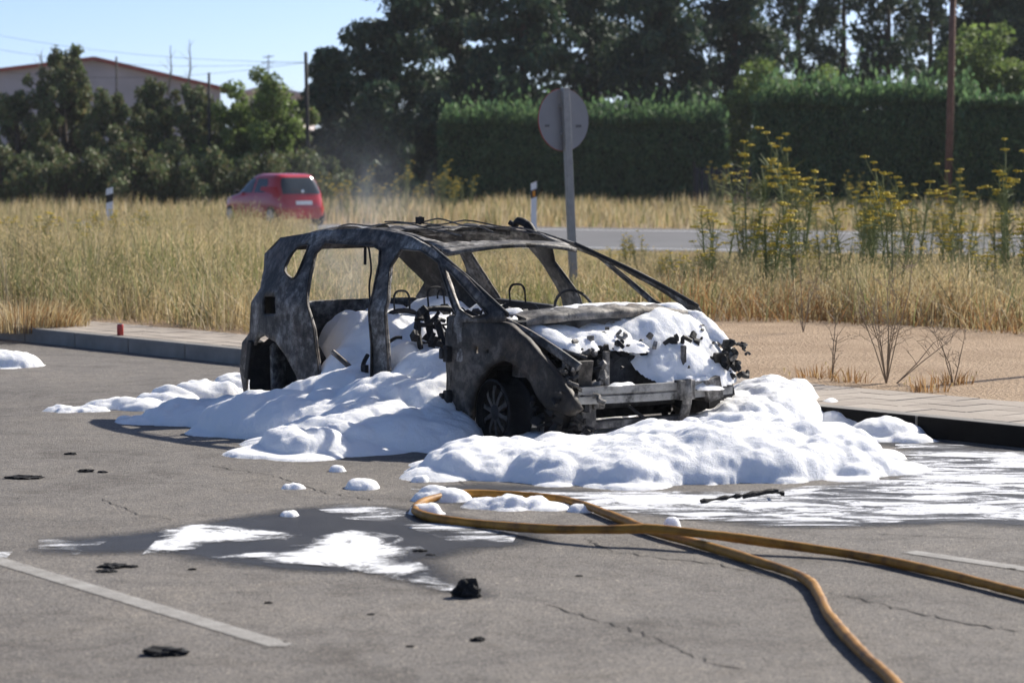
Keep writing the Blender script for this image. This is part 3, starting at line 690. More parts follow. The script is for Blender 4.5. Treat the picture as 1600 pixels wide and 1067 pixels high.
# engine bay clutter
def junk(name, mat, box, n, seed, sizes=(.03, .12), bend=.4, parent=car):
    r = random.Random(seed); mb = MB(); (x0, x1), (y0, y1), (z0, z1) = box
    for i in range(n):
        c = Vector((r.uniform(x0, x1), r.uniform(y0, y1), r.uniform(z0, z1)))
        if r.random() < .5:
            rot = Matrix.Rotation(r.uniform(-.7, .7), 3, 'X') @ Matrix.Rotation(r.uniform(-.7, .7), 3, 'Y') @ Matrix.Rotation(r.uniform(0, 3), 3, 'Z')
            mb.box(c, [r.uniform(*sizes) for _ in range(3)], rot, r.uniform(.5, 1))
        else:
            P = [c]
            for k in range(3): P.append(P[-1] + Vector((r.uniform(-1, 1), r.uniform(-1, 1), r.uniform(-.7, .7))) * sizes[1] * .7)
            mb.tube(catmull(P, 3), r.uniform(.006, .02), 6)
    o = mb.build(name, mat, parent); o['kind'] = 'stuff'; return o
blk = MB(); blk.box((3.02, -.05, .42), (.42, .70, .34), None, .85); blk.box((3.0, .1, .62), (.34, .5, .10), None, .8); blk.box((2.98, -.42, .45), (.30, .24, .36), None, .8); blk.build('engine', 'burnt_black', car, bevel=.02)
junk('engine_clutter', 'burnt_black', ((2.80, 3.25), (-.62, .55), (.50, .70)), 120, 4, (.02, .075))
junk('engine_clutter', 'burnt_steel', ((2.85, 3.25), (-.55, .50), (.56, .74)), 50, 5, (.015, .05))
for s in (-1, 1):
    mb = MB(); mb.lathe([(.13, .45), (.12, .66), (.09, .70), (.03, .71), (.03, .74), (0, .74)], 18, 'z', (2.78, s * .58, 0)); mb.build('strut_tower', 'burnt_steel', car)
    mb = MB(); mb.tube(catmull([(2.66, s * .78, .84), (2.95, s * .76, .76), (3.2, s * .72, .66), (3.40, s * .66, .55)]), .032, 7, flat=.7); mb.build('upper_rail', 'burnt_steel', car)
    mb = MB(); mb.box((3.08, s * .48, .33), (.62, .09, .12)); mb.build('chassis_leg', 'burnt_steel', car, bevel=.01)
    mb = MB(); mb.box((3.34, s * .58, .45), (.03, .12, .28), Matrix.Rotation(R(9), 3, 'Y')); mb.box((3.33, s * .66, .50), (.05, .03, .14)); mb.box((3.30, s * .52, .54), (.10, .03, .05)); mb.build('headlamp_bracket', 'burnt_brown', car, bevel=.006)
junk('headlamp_remains', 'burnt_black', ((3.22, 3.42), (.55, .82), (.42, .66)), 40, 8, (.015, .05))
junk('headlamp_remains', 'burnt_black', ((3.10, 3.40), (-.82, -.55), (.10, .40)), 44, 9, (.03, .09))
junk('corner_clutter', 'burnt_steel', ((3.20, 3.46), (-.80, -.40), (.36, .58)), 34, 12, (.02, .06))
# bumper beam bowed across the nose, with brackets
P = [(3.36 + .09 * (1 - (y / .66) ** 2), y, .365 + .0 * y) for y in np.linspace(-.66, .66, 15)]
mb = MB(); v = []
for x, y, z in P: v += [(x + .03, y, z - .055), (x + .03, y, z - .008), (x + .018, y, z), (x + .03, y, z + .008), (x + .03, y, z + .055), (x - .03, y, z + .055), (x - .03, y, z - .055)]
k = 7; n = len(P); mb.add(v, [(i * k + j, (i + 1) * k + j, (i + 1) * k + (j + 1) % k, i * k + (j + 1) % k) for i in range(n - 1) for j in range(k)] + [tuple(range(k)), tuple((n - 1) * k + j for j in range(k))])
beam = mb.build('bumper_beam', 'beam_alloy', car)
mb = MB(); mb.tube(catmull([(3.50, .16, .44), (3.52, .15, .34), (3.49, .16, .24), (3.46, .13, .10)]), [.035] * 25, 7, flat=.6); mb.box((3.48, .16, .37), (.07, .13, .13)); mb.build('crash_bracket', 'burnt_steel', car, bevel=.006)
mb = MB(); mb.box((3.46, .42, .36), (.05, .13, .15), Matrix.Rotation(R(14), 3, 'X')); mb.build('crash_bracket', 'burnt_steel', car, bevel=.006)
mb = MB(); mb.box((3.30, -.1, .16), (.10, 1.05, .05)); mb.box((3.34, -.55, .26), (.05, .12, .22)); mb.build('lower_crossmember', 'burnt_pale', car, bevel=.006)
mb = MB(); mb.tube(catmull([(3.40, -.25, .28), (3.46, -.2, .22), (3.48, -.12, .17)]), .012, 6); mb.build('hose_remnant', 'burnt_black', car)
mb = MB(); mb.box((3.36, .25, .52), (.03, .03, .26)); mb.box((3.35, -.40, .52), (.03, .04, .24)); mb.build('radiator_support', 'burnt_steel', car, bevel=.004)
mb = MB(); mb.add([(3.31, .0, .45), (3.31, .2, .44), (3.26, .22, .60), (3.28, .10, .56)], [(0, 1, 2, 3)]); mb.add([(3.30, .0, .45), (3.30, .2, .44), (3.25, .22, .60), (3.27, .10, .56)], [(3, 2, 1, 0)]); mb.build('torn_panel', 'burnt_brown', car)
mb = MB(); mb.tube(catmull([(2.95, -.70, .72), (3.02, -.66, .68), (3.12, -.64, .66), (3.24, -.60, .63), (3.30, -.52, .60)]), .014, 7); mb.build('pipe', 'burnt_pale', car, True)
for i_ in range(14):                                  # soot flakes and melted scraps sitting in the foam
    r_ = random.Random(900 + i_); x_ = r_.uniform(2.9, 3.42); y_ = r_.uniform(-.6, .72); z_ = float(np.interp(x_, [2.7, 2.95, 3.1, 3.25, 3.40, 3.5], [.74, .76, .74, .62, .47, .40])) + .05
    mb = MB(); mb.box((0, 0, 0), (r_.uniform(.015, .04), r_.uniform(.01, .03), r_.uniform(.006, .02)), Matrix.Rotation(r_.uniform(0, 3), 3, 'Z') @ Matrix.Rotation(r_.uniform(-.8, .8), 3, 'X'), r_.uniform(.3, .9)); o = mb.build('melted_scrap', 'burnt_black', car); o.location = (x_, y_, z_)
# seats: bare frames
def seat(x, y, lean, wd=.40, name='seat_frame', z0=.32, z1=.82):
    mb = MB(); dx = -math.sin(lean) * (z1 - z0)
    P = [(x, y - wd / 2, z0), (x + dx * .5, y - wd / 2 - .01, (z0 + z1) / 2), (x + dx, y - wd / 2 + .03, z1 - .05), (x + dx * 1.05, y - wd / 2 + .10, z1), (x + dx * 1.05, y + wd / 2 - .10, z1), (x + dx, y + wd / 2 - .03, z1 - .05), (x + dx * .5, y + wd / 2 + .01, (z0 + z1) / 2), (x, y + wd / 2, z0)]
    mb.tube(catmull(P, 5), .020, 7)
    for t in (.3, .55, .8):
        xx = x + dx * t; zz_ = z0 + (z1 - z0) * t
        mb.tube([(xx, y - wd / 2, zz_), (xx + .02, y, zz_ - .01), (xx, y + wd / 2, zz_)], .008, 5)
    for e in (-.07, .07): mb.tube([(x + dx * 1.05, y + e, z1 - .02), (x + dx * 1.15, y + e, z1 + .11)], .007, 5)
    mb.tube(catmull([(x + dx * 1.15, y - .07, z1 + .11), (x + dx * 1.17, y - .04, z1 + .15), (x + dx * 1.17, y + .04, z1 + .15), (x + dx * 1.15, y + .07, z1 + .11)], 4), .009, 5)
    mb.box((x + .24, y, z0 - .02), (.44, wd, .05))
    for e in (-1, 1): mb.box((x + .22, y + e * wd * .45, z0 - .10), (.42, .03, .10))
    return mb.build(name, 'burnt_black', car)
seat(1.55, -.36, .35); seat(1.50, .38, .30)
for y in (.05, .45): seat(.42, y, .25, .34, 'rear_seat_frame', .36, .74)
junk('cabin_debris', 'burnt_black', ((1.05, 1.5), (-.15, .55), (.62, .80)), 40, 15, (.02, .09))
junk('cabin_debris', 'burnt_black', ((1.3, 1.65), (-.62, -.2), (.60, .84)), 26, 16, (.02, .07))
for P in ([(1.55, -.5, .78), (1.66, -.52, .64), (1.74, -.55, .48), (1.76, -.56, .36)], [(1.5, -.2, .80), (1.68, -.16, .72), (1.80, -.14, .56), (1.84, -.14, .44)], [(1.36, -.45, .80), (1.44, -.46, .62), (1.48, -.48, .46)]):
    mb = MB(); mb.tube(catmull(P, 5), .026, 7, flat=.6); mb.build('seat_arm', 'burnt_black', car)
P = [Vector((2.02 + .03 * math.cos(a) * .3, .38 + .17 * math.cos(a), .80 + .17 * math.sin(a) * .93)) - Vector((.06 * math.sin(a), 0, 0)) for a in np.linspace(0, 2 * math.pi, 25)]
mb = MB(); mb.tube(P, .011, 6); mb.tube([(2.04, .38, .80), (2.25, .38, .74)], .025, 7); mb.tube([(2.03, .22, .80), (2.04, .54, .80)], .012, 6); mb.build('steering_wheel', 'burnt_black', car)
# lamp-post remains at B pillar foot and latch
mb = MB(); mb.tube(catmull([(1.14, -.80, .50), (1.17, -.86, .42), (1.22, -.87, .30)]), .016, 6); mb.box((1.20, -.86, .40), (.04, .03, .07)); mb.build('door_latch', 'burnt_black', car)
mb = MB(); mb.tube(catmull([(.74, -.84, .50), (.90, -.80, .40), (1.0, -.84, .36)]), .02, 6); mb.build('rear_sill_trim', 'burnt_steel', car)
mb = MB(); mb.box((.95, -.82, .15), (.75, .10, .12)); mb.box((1.9, -.82, .15), (.72, .10, .12)); mb.build('sill', 'burnt_black', car, bevel=.01)

# foam lying on the car (things of their own: foam rests on the wreck)
def local_foam(name, domes, base, lb, res=.014, nb=60, rb=(.03, .08), seed=1, clip=None):
    xs = [d[0] for d in domes]; ys = [d[1] for d in domes]; rr = max(max(d[2], d[3]) for d in domes) + .12
    o = foam_mesh(name, min(xs) - rr, max(xs) + rr, min(ys) - rr, max(ys) + rr, res, domes, nb, rb, base=base, seed=seed, amp=.02, clip=clip)
    o.location = (CAR[0], CAR[1], 0); o.rotation_euler = (0, 0, HEAD); return tag(o, lb, 'foam')
nose = lambda x, y: np.interp(x, [2.7, 2.95, 3.1, 3.25, 3.40, 3.5], [.70, .70, .64, .50, .40, .36])
local_foam('engine_foam', [(3.02, .40, .30, .30, .16), (3.16, .30, .26, .22, .15), (3.28, .35, .16, .26, .14), (3.22, .55, .20, .16, .13), (2.95, .15, .22, .22, .10), (3.36, .45, .10, .24, .08), (3.30, .12, .10, .10, .06)], nose, 'white foam heaped over the kerb side of the engine bay', seed=31, nb=170)
local_foam('engine_foam', [(2.92, -.58, .18, .08, .06), (3.05, -.60, .14, .09, .06), (3.16, -.56, .08, .08, .05), (2.98, -.32, .10, .10, .05), (3.10, -.22, .12, .10, .05), (3.04, -.05, .10, .14, .05), (2.93, -.12, .12, .16, .06), (3.14, -.42, .08, .10, .045), (3.20, -.05, .07, .12, .04), (2.88, -.42, .10, .14, .05)], lambda x, y: np.interp(x, [2.7, 2.95, 3.1, 3.3], [.78, .72, .68, .60]), 'thin foam scraps on the engine beside the front wheel', seed=32, nb=50, rb=(.015, .04))
local_foam('cowl_foam', [(2.78, -.30, .07, .16, .025), (2.76, -.02, .06, .2, .03), (2.78, .25, .06, .2, .03), (2.72, .48, .08, .16, .035), (2.62, -.62, .10, .08, .04), (2.80, .62, .08, .10, .05)], lambda x, y: .885 - .05 * (y / .8) ** 2 + 0 * x, 'strip of foam lying along the cowl below the missing windscreen', seed=33, nb=50, rb=(.015, .035))
local_foam('rail_foam', [(2.90, .74, .12, .05, .05), (3.05, .73, .12, .06, .05), (3.18, .70, .1, .06, .05)], lambda x, y: np.interp(x, [2.7, 2.95, 3.2, 3.4], [.84, .78, .68, .57]), 'foam caught on the kerb-side upper rail of the nose', seed=34, nb=30, rb=(.015, .035))
for d_, lb_ in (((3.44, .30, .04, .12, .03), 'foam scrap on the bumper beam behind the hanging bracket'), ((3.42, -.32, .03, .10, .015), 'thin foam scrap on the bumper beam near the front wheel')):
    local_foam('bumper_foam', [d_], lambda x, y: .42 + 0 * x, lb_, seed=35, nb=12, rb=(.012, .025), res=.008)

# ------------------------------------------------------------------ hose and litter
HP = [(1420, 1095), (1395, 1062), (1340, 1010), (1300, 965), (1278, 925), (1258, 902), (1200, 880), (1100, 850), (1020, 828), (960, 805), (905, 785), (850, 775), (780, 770), (715, 770), (672, 778), (650, 790), (655, 800), (690, 809), (760, 817), (850, 824), (950, 825), (1020, 824), (1100, 832), (1200, 845), (1330, 864), (1450, 888), (1600, 925), (1680, 945)]
P = []
for i, (x, y) in enumerate(HP):
    z = .027
    if 19 <= i <= 23: z = (.05, .075, .085, .078, .055)[i - 19]
    P.append(px(x, y + 2, z))
hose_pts = catmull(P, 10)
mb = MB(); hp2 = [p + Vector((random.uniform(-.004, .004), random.uniform(-.004, .004), 0)) for p in hose_pts]; mb.tube(hp2, [.0228 + .0016 * math.sin(i * .31) + random.uniform(-.0006, .0006) for i in range(len(hp2))], 12); tag(mb.build('fire_hose', 'hose', None, True), 'orange-brown fire hose looped across the asphalt', 'hose')
def lump(name, x, y, size, lb, seed, mat='charcoal', flat=.5, elong=1.5, rz=0, group=None):
    r = np.random.default_rng(seed); bm = bmesh.new(); bmesh.ops.create_icosphere(bm, subdivisions=3, radius=1)
    for v in bm.verts:
        p = v.co; n = .5 * fbm(np.array([p.x * 1.7 + seed]), np.array([p.y * 1.7]), np.array([p.z * 1.7]), seed, 3)[0] + .5 * vnoise(np.array([p.x * 4.5 + seed]), np.array([p.y * 4.5]), np.array([p.z * 4.5]), seed)[0]
        k = .15 + 1.7 * n; v.co = Vector((p.x * k * elong, p.y * k, max(-.35, p.z * k) * flat + .35 * flat)) * size
    me = bpy.data.meshes.new(name); bm.to_mesh(me); bm.free()
    o = link(name, me, mat); q = px(x, y); o.location = (q.x, q.y, .001); o.rotation_euler = (0, 0, rz)
    return tag(o, lb, 'debris', group)
lump('charred_lump', 730, 932, .045, 'jagged black charred lump at the end of the long froth smear', 3, flat=1.15, elong=1.2)
lump('charred_shard', 256, 1022, .052, 'flat black charred shard lying beyond the end of the painted line', 4, flat=.4, elong=1.5)
lump('charred_flake', 38, 747, .06, 'black sooty flake on the asphalt by itself beyond the foam tail', 5, flat=.22, elong=1.7)
lump('charred_flake', 178, 886, .042, 'black charred flake beside the painted line', 6, flat=.3, elong=1.5)
lump('charred_flake', 166, 893, .028, 'thin charred sliver touching the flake by the painted line', 7, flat=.25, elong=1.6)
lump('charred_flake', 205, 886, .018, 'tiny charred crumb near the flake by the painted line', 8, flat=.4)
lump('charred_crumb', 747, 1001, .018, 'small dark crumb alone on bare asphalt below the charred lump', 9, flat=.6)
for i, (x, y, s) in enumerate(((135, 737, .03), (160, 738, .02), (655, 862, .022), (672, 868, .016), (110, 710, .025), (300, 890, .012), (420, 942, .012), (640, 1010, .01), (580, 960, .01), (905, 900, .01))):
    lump('charred_crumb', x, y, s, 'tiny dark crumb scattered on the asphalt', 20 + i, flat=.4, group='tiny crumbs scattered on the asphalt')
mb = MB(); a, b = px(1095, 783, .02), px(1225, 771, .03); mid = a.lerp(b, .5)
mb.tube(catmull([a, a.lerp(b, .3) + Vector((0, .02, .005)), mid + Vector((0, -.02, .015)), a.lerp(b, .8) + Vector((0, .02, .02)), b], 5), [.012 + .006 * math.sin(i * 1.7) for i in range(21)], 7, flat=.7)
mb.tube([mid, mid + Vector((.2, .06, .03)), b + Vector((-.05, .05, .015))], .008, 5)
tag(mb.build('charred_strip', 'charcoal'), 'long charred trim strip lying on the froth in front of the foam bank', 'debris')
can = thing('drink_can', 'red drink can standing on the pavement edge', 'can', W(*lot(px(188, 524, .145)), .143))
mb = MB(); mb.lathe([(.026, 0), (.033, .006), (.033, .104), (.028, .113)], 20); mb.build('body', 'can_red', can, True)
mb = MB(); mb.lathe([(.028, .113), (.029, .117), (.026, .115), (.0, .114)], 20); mb.build('lid', 'can_metal', can)

# ------------------------------------------------------------------ plants
def blades(name, P, h, wd, col, seed, seg=2, lean=.35, parent=None, mat='grass', seedhead=0.0, headcol=(.5, .4, .22)):
    r = np.random.default_rng(seed); n = len(P); a = r.uniform(0, 2 * math.pi, n); ln = np.abs(r.normal(0, lean, n)) * h
    dx, dy = np.cos(a) * ln, np.sin(a) * ln
    f = r.uniform(0, 2 * math.pi, n); wx, wy = np.cos(f) * wd / 2, np.sin(f) * wd / 2
    V = []; tv = np.linspace(0, 1, seg + 1)
    for k, t in enumerate(tv):
        cx = P[:, 0] + dx * t ** 1.8; cy = P[:, 1] + dy * t ** 1.8; cz = P[:, 2] + h * t * (1 - .12 * (ln / np.maximum(h, .01)) * t)
        if k < seg:
            s = 1 - .55 * t
            V += [np.c_[cx - wx * s, cy - wy * s, cz], np.c_[cx + wx * s, cy + wy * s, cz]]
        else: V.append(np.c_[cx, cy, cz]); tip = np.c_[cx, cy, cz]
    nv = len(V); V = np.stack(V, 1).reshape(-1, 3); base = np.arange(n)[:, None] * nv; F = []
    for k in range(seg - 1):
        F.append(base + np.array([[2 * k, 2 * k + 1, 2 * k + 3]])); F.append(base + np.array([[2 * k, 2 * k + 3, 2 * k + 2]]))
    F.append(base + np.array([[2 * seg - 2, 2 * seg - 1, 2 * seg]])); F = np.vstack(F)
    cc = np.repeat(col, nv, 0)
    if seedhead > 0:                                  # drooping oat-like heads
        idx = np.where(r.random(n) < seedhead)[0]; q = tip[idx]; m_ = len(idx); sv = []; 
        for j in range(3):
            o = np.c_[r.normal(0, .025, m_), r.normal(0, .025, m_), -r.uniform(0, .16, m_)]; b = q + o; ang = r.uniform(0, 6.28, m_); s = r.uniform(.006, .011, m_)
            sv += [np.stack([b + np.c_[np.cos(ang) * s, np.sin(ang) * s, 0 * s], b - np.c_[np.cos(ang) * s, np.sin(ang) * s, 0 * s], b - np.c_[0 * s, 0 * s, s * 4]], 1)]
        sv = np.concatenate(sv).reshape(-1, 3); F2 = np.arange(len(sv)).reshape(-1, 3) + len(V); V = np.vstack([V, sv]); F = np.vstack([F, F2]); cc = np.vstack([cc, np.tile(np.array(headcol), (len(sv), 1)) * r.uniform(.8, 1.2, (len(sv), 1))])
    return fast(name, V, F, mat, parent, col=cc)
def pick(pal, n, r, var=.18):
    pal = np.array(pal); c = pal[r.integers(0, len(pal), n)] * r.uniform(1 - var, 1 + var, (n, 1)); return c
STRAW = [(.52, .41, .22), (.60, .49, .29), (.45, .34, .17), (.38, .31, .16), (.58, .50, .33)]
RUST = [(.34, .19, .08), (.40, .25, .11), (.28, .16, .07)]
GREEN = [(.16, .18, .06), (.20, .21, .08), (.24, .23, .09)]
def scatter(n, x0, x1, y0, y1, keep, r):
    out = []
    while sum(map(len, out)) < n:
        x = r.uniform(x0, x1, n); y = r.uniform(y0, y1, n); ok = keep(x, y); out.append(np.c_[x, y][ok])
    return np.concatenate(out)[:n]
def cap(h, x, y, rr):                                 # the grass stays low enough to leave the road and the red car in view
    p = photo_x(x, y); lim = np.where(p > 500, 1.85 - .0365 * y, 1.85 - .0175 * y); lim = np.maximum(lim * np.clip(.1 + 1.65 * fbm(x * .9, y * .45, 0, 91), .35, 1.25), .07)
    return np.minimum(h, lim * rr.uniform(.55, 1.08, len(h)) * np.where(rr.random(len(h)) < .03, 1.3, 1))
r = np.random.default_rng(3)
def photo_x(x, y): return 800 + FPX * x / y
def front_line(x):                                    # where the grass begins
    a, b = px(1100, 499, .12), px(1600, 524, .12)
    return a.y + (b.y - a.y) / (b.x - a.x) * (x - a.x)
def in_verge(x, y):
    nl = near_a.y + far_sl * (x - near_a.x)
    u = (x - CAR[0]) * FW[0] + (y - CAR[1]) * FW[1]; v = (x - CAR[0]) * LF[0] + (y - CAR[1]) * LF[1]
    fr = np.where(v > 0, BACK(u) + .12 + .5 * (vnoise(x * 1.3, y * 1.3, 0, 8) - .3), 99)
    left = (x < -1.0) | (y > 29)
    open_ = np.where(x > -.5, y > front_line(x) + .9 * (vnoise(x * .9, y * .9, 0, 5) - .5), True)
    return (y < nl - .1) & (v > fr) & open_ & (photo_x(x, y) > -120) & (photo_x(x, y) < 1720)
n = 120000
Pxy = scatter(n, -14, 13, 20, 58, in_verge, r)
X_, Y_ = Pxy[:, 0], Pxy[:, 1]; pxx = photo_x(X_, Y_)
dens = vnoise(X_ * .35, Y_ * .35, 0, 12); big = fbm(X_ * .22, Y_ * .22, 0, 14)
nl = near_a.y + far_sl * (X_ - near_a.x); to_road = nl - Y_
tall = np.interp(pxx, [0, 380, 520, 900, 1150, 1300, 1600], [.92, .85, .72, .50, .55, .66, .62])
roadside = np.where(pxx > 480, np.clip(to_road / 13, .12, 1), np.clip(to_road / 3, .75, 1)) * (.6 + .8 * fbm(X_ * .6, Y_ * .35, 0, 18))
hh = tall * roadside * (.25 + .75 * r.random(n) ** 1.3) * (.45 + 1.1 * dens)
hh = cap(hh, X_, Y_, r); colr = pick(STRAW, n, r); isr = (r.random(n) < np.clip((Y_ < front_line(X_) + 2.5) * .55 + .12, 0, 1)) & (pxx > 900); colr[isr] = pick(RUST, int(isr.sum()), r)
isg = r.random(n) < np.clip((big - .48) * 3.2 + np.where((pxx > 1130) & (Y_ > front_line(X_) + 2), .42, 0) + np.where(pxx < 420, .12, 0), 0, .75); colr[isg] = pick(GREEN, int(isg.sum()), r)
colr = colr * np.clip(.15 + 1.55 * fbm(X_ * .6, Y_ * .3, 0, 93), .4, 1.25)[:, None]
o = blades('dry_grass', np.c_[Pxy, np.full(n, .03)], hh, r.uniform(.008, .02, n), colr, 5, 3, .62, seedhead=.3)
o['kind'] = 'stuff'; o['label'] = 'tall dry straw-coloured grass between the pavement and the road'; o['category'] = 'grass'
nc = 620                                             # tussocks that break the skyline of the grass
cen = scatter(nc, -14, 13, 20, 56, in_verge, r); ch = r.uniform(.7, 1.35, nc); cp = photo_x(cen[:, 0], cen[:, 1]); ctr = near_a.y + far_sl * (cen[:, 0] - near_a.x) - cen[:, 1]
ch *= np.where(cp > 480, np.clip(ctr / 16, .1, .85), 1); kk_ = np.repeat(np.arange(nc), 60); n = len(kk_)
Pt = cen[kk_] + r.normal(0, .14, (n, 2)); tone = r.uniform(.75, 1.2, nc)[kk_][:, None]; green = (r.random(nc) < .35)[kk_]
ct = pick(STRAW, n, r) * tone; ct[green] = pick([(.24, .25, .11), (.32, .31, .15)], int(green.sum()), r)
o = blades('grass_tussocks', np.c_[Pt, np.full(n, .03)], cap(ch[kk_] * r.uniform(.45, 1, n), Pt[:, 0], Pt[:, 1], r), r.uniform(.008, .016, n), ct, 25, 3, .32, seedhead=.5)
o['kind'] = 'stuff'; o['label'] = 'pale tussocks standing above the rest of the dry grass'; o['category'] = 'grass'
n = 26000
Pxy = scatter(n, -14, 13, 20, 58, in_verge, r); X_, Y_ = Pxy[:, 0], Pxy[:, 1]; pxx = photo_x(X_, Y_); kf = fbm(X_ * .9, Y_ * .9, 0, 44) > .5; Pxy = Pxy[kf]; X_, Y_, pxx = X_[kf], Y_[kf], pxx[kf]; n = len(Pxy)
to_road = near_a.y + far_sl * (X_ - near_a.x) - Y_
hh = np.interp(pxx, [0, 380, 520, 900, 1150, 1300, 1600], [1.15, 1.0, .8, .55, .85, 1.0, 1.0]) * r.uniform(.4, 1, n) * np.where(pxx > 480, np.clip(to_road / 13, .10, 1), 1)
hh = np.where((pxx > 1120) & (r.random(n) < .30), hh * .95, cap(hh, X_, Y_, r))
colr = pick([(.20, .22, .09), (.27, .27, .12), (.34, .30, .15), (.42, .35, .18)], n, r)
o = blades('weedy_grass', np.c_[Pxy, np.full(n, .03)], hh, r.uniform(.008, .016, n), colr, 15, 3, .75, seedhead=.5)
o['kind'] = 'stuff'; o['label'] = 'greenish weeds tangled through the tall dry grass'; o['category'] = 'grass'
n = 30000
def in_far(x, y):
    fl = far_a.y + far_sl * (x - far_a.x)
    return (y > fl + .2) & (y < 100) & (photo_x(x, y) > -100) & (photo_x(x, y) < 1700)
Pf = scatter(n, -24, 24, 62, 100, in_far, r)
colr = pick(STRAW, n, r); isg = r.random(n) < .25; colr[isg] = pick(GREEN, int(isg.sum()), r)
o = blades('verge_grass', np.c_[Pf, np.full(n, .02)], (.12 + .5 * r.random(n)) * (.3 + 1.5 * fbm(Pf[:, 0] * .5, Pf[:, 1] * .25, 0, 77)), r.uniform(.02, .05, n), colr, 6, 2, .3)
o['kind'] = 'stuff'; o['label'] = 'dry grass on the far verge in front of the hedges'; o['category'] = 'grass'
# tufts on the sand and at the broken end of the kerb
def tuft(x, y, n, rad, h, lb, seed, pal=STRAW, z=.125, group=None, spread=.5):
    q = px(x, y, z); r = np.random.default_rng(seed); a = r.uniform(0, 6.28, n); d = rad * np.sqrt(r.random(n))
    o = blades('grass_tuft', np.c_[d * np.cos(a), d * np.sin(a), np.zeros(n)], h * r.uniform(.4, 1, n), r.uniform(.006, .014, n), pick(pal, n, r), seed, 3, spread, seedhead=.1); o.location = (q.x, q.y, z - .01)
    return tag(o, lb, 'grass', group, 'stuff')
tuft(35, 515, 900, .55, .42, 'dense dry grass tuft spilling over the far end of the kerb', 41, STRAW + RUST, .10)
tuft(95, 512, 350, .3, .25, 'low dry tuft on the kerb beside the dense one', 42, STRAW + RUST, .12)
for i, (x, y) in enumerate(((1330, 597), (1275, 590), (1450, 612), (1490, 600))):
    tuft(x, y, 60, .16, .16, 'small dry tuft at the back edge of the pavement', 50 + i, RUST, .125, 'small tufts along the pavement edge')
# dry twiggy weeds
def twig_plant(name, q, h, n, seed, lb, mat='dead_twig', spread=.5, group=None, lean=None):
    r = random.Random(seed); root = thing(name, lb, 'plant', q, 0, group); mb = MB()
    for i in range(n):
        a = r.uniform(0, 6.28); l = h * r.uniform(.55, 1); d = Vector((math.cos(a) * spread * r.uniform(.2, 1), math.sin(a) * spread * r.uniform(.2, 1), 1))
        if lean: d = Vector(lean) + d * .25
        d.normalize(); P = [Vector((0, 0, 0)), d * l * .35 + Vector((0, 0, .02)), d * l * .7 + Vector((r.uniform(-.05, .05), 0, .03)), d * l + Vector((r.uniform(-.08, .08), 0, .02))]
        mb.tube(P, [.005, .0042, .003, .0015], 5)
        for k in range(5):
            t = r.uniform(.3, .95); b = d * l * t; e = Vector((r.uniform(-1, 1), r.uniform(-1, 1), r.uniform(.2, 1))).normalized() * h * r.uniform(.1, .28)
            mb.tube([b, b + e * .5 + Vector((0, 0, .01)), b + e], [.003, .002, .0012], 4)
            for _ in range(3):
                e2 = e * r.uniform(.4, 1); f = Vector((r.uniform(-1, 1), r.uniform(-1, 1), r.uniform(-.2, 1))).normalized() * h * .08; mb.tube([b + e2, b + e2 + f], [.002, .0012], 3)
    mb.build('stem', mat, root); return root
q = px(1385, 600, .12); twig_plant('dry_weed', q, 1.05, 9, 61, 'tall bushy dry weed with brown stems growing from the sand', spread=.42)
q = px(1300, 596, .12); twig_plant('dry_weed', q, .72, 2, 62, 'single thin upright dry weed at the pavement edge', spread=.12)
q = px(1400, 600, .12); twig_plant('dry_weed', q, .95, 2, 63, 'dry weed stem leaning far over the sand', lean=(.85, .1, .38))
q = px(1490, 604, .12); twig_plant('dry_weed', q, .55, 3, 64, 'short sparse dry weed next to the leaning stem', spread=.4)
q = px(1255, 520, .12); twig_plant('dry_weed', q, .9, 4, 65, 'dry weed in front of the grass edge on the sand', spread=.3)
# fennel: green stalks with yellow umbels
def fennel(seed, h):
    r = random.Random(seed); root = thing('fennel_plant', 'x', 'plant'); st = MB(); fl_v = []; lf = []
    tops = []
    for s in range(r.randint(2, 4)):
        a = r.uniform(0, 6.28); d = Vector((math.cos(a) * .16, math.sin(a) * .16, 1)).normalized(); l = h * r.uniform(.7, 1); c = Vector((math.cos(a) * .05, math.sin(a) * .05, 0))
        top = c + d * l; st.tube([c, c + d * l * .5 + Vector((.02, 0, 0)), top], [.014, .011, .006], 5); tops.append(top)
        for k in range(r.randint(4, 7)):
            t = r.uniform(.45, .95); b = c + d * l * t; a2 = r.uniform(0, 6.28); e = Vector((math.cos(a2) * .6, math.sin(a2) * .6, 1)).normalized() * h * r.uniform(.10, .22)
            st.tube([b, b + e * .6 + Vector((math.cos(a2), math.sin(a2), 0)) * .01, b + e], [.005, .004, .002], 4); tops.append(b + e)
        for k in range(60):
            t = r.uniform(.08, .9); b = c + d * l * t; e = Vector((r.uniform(-1, 1), r.uniform(-1, 1), r.uniform(-.1, .8))).normalized() * r.uniform(.10, .26); st.tube([b, b + e], [.006, .002], 3)
    st.build('stem', 'fennel_green', root)
    fb = MB()
    for p in tops:
        n = r.randint(9, 14); R0 = r.uniform(.04, .075)
        for k in range(n):
            a = r.uniform(0, 6.28); q = R0 * math.sqrt(r.random()); c = p + Vector((math.cos(a) * q, math.sin(a) * q, .03 - q * .2)); s = r.uniform(.012, .022)
            fb.box(c, (s * 1.6, s * 1.6, s), Matrix.Rotation(r.uniform(0, 1.5), 3, 'Z'), .5)
            fb.tube([p, c], [.0015, .0015], 3)
    fo_ = fb.build('flower', 'fennel_yellow', root); fo_['kind'] = 'stuff'
    return root
plain('fennel_green', (.19, .22, .085), .7, .35, 4); plain('fennel_yellow', (.62, .47, .05), .7, .3, 30)
protos = [fennel(100 + i, h) for i, h in enumerate((1.1, 1.35, 1.6, 1.85))]
used = [False] * 4
r = np.random.default_rng(12); spots = []
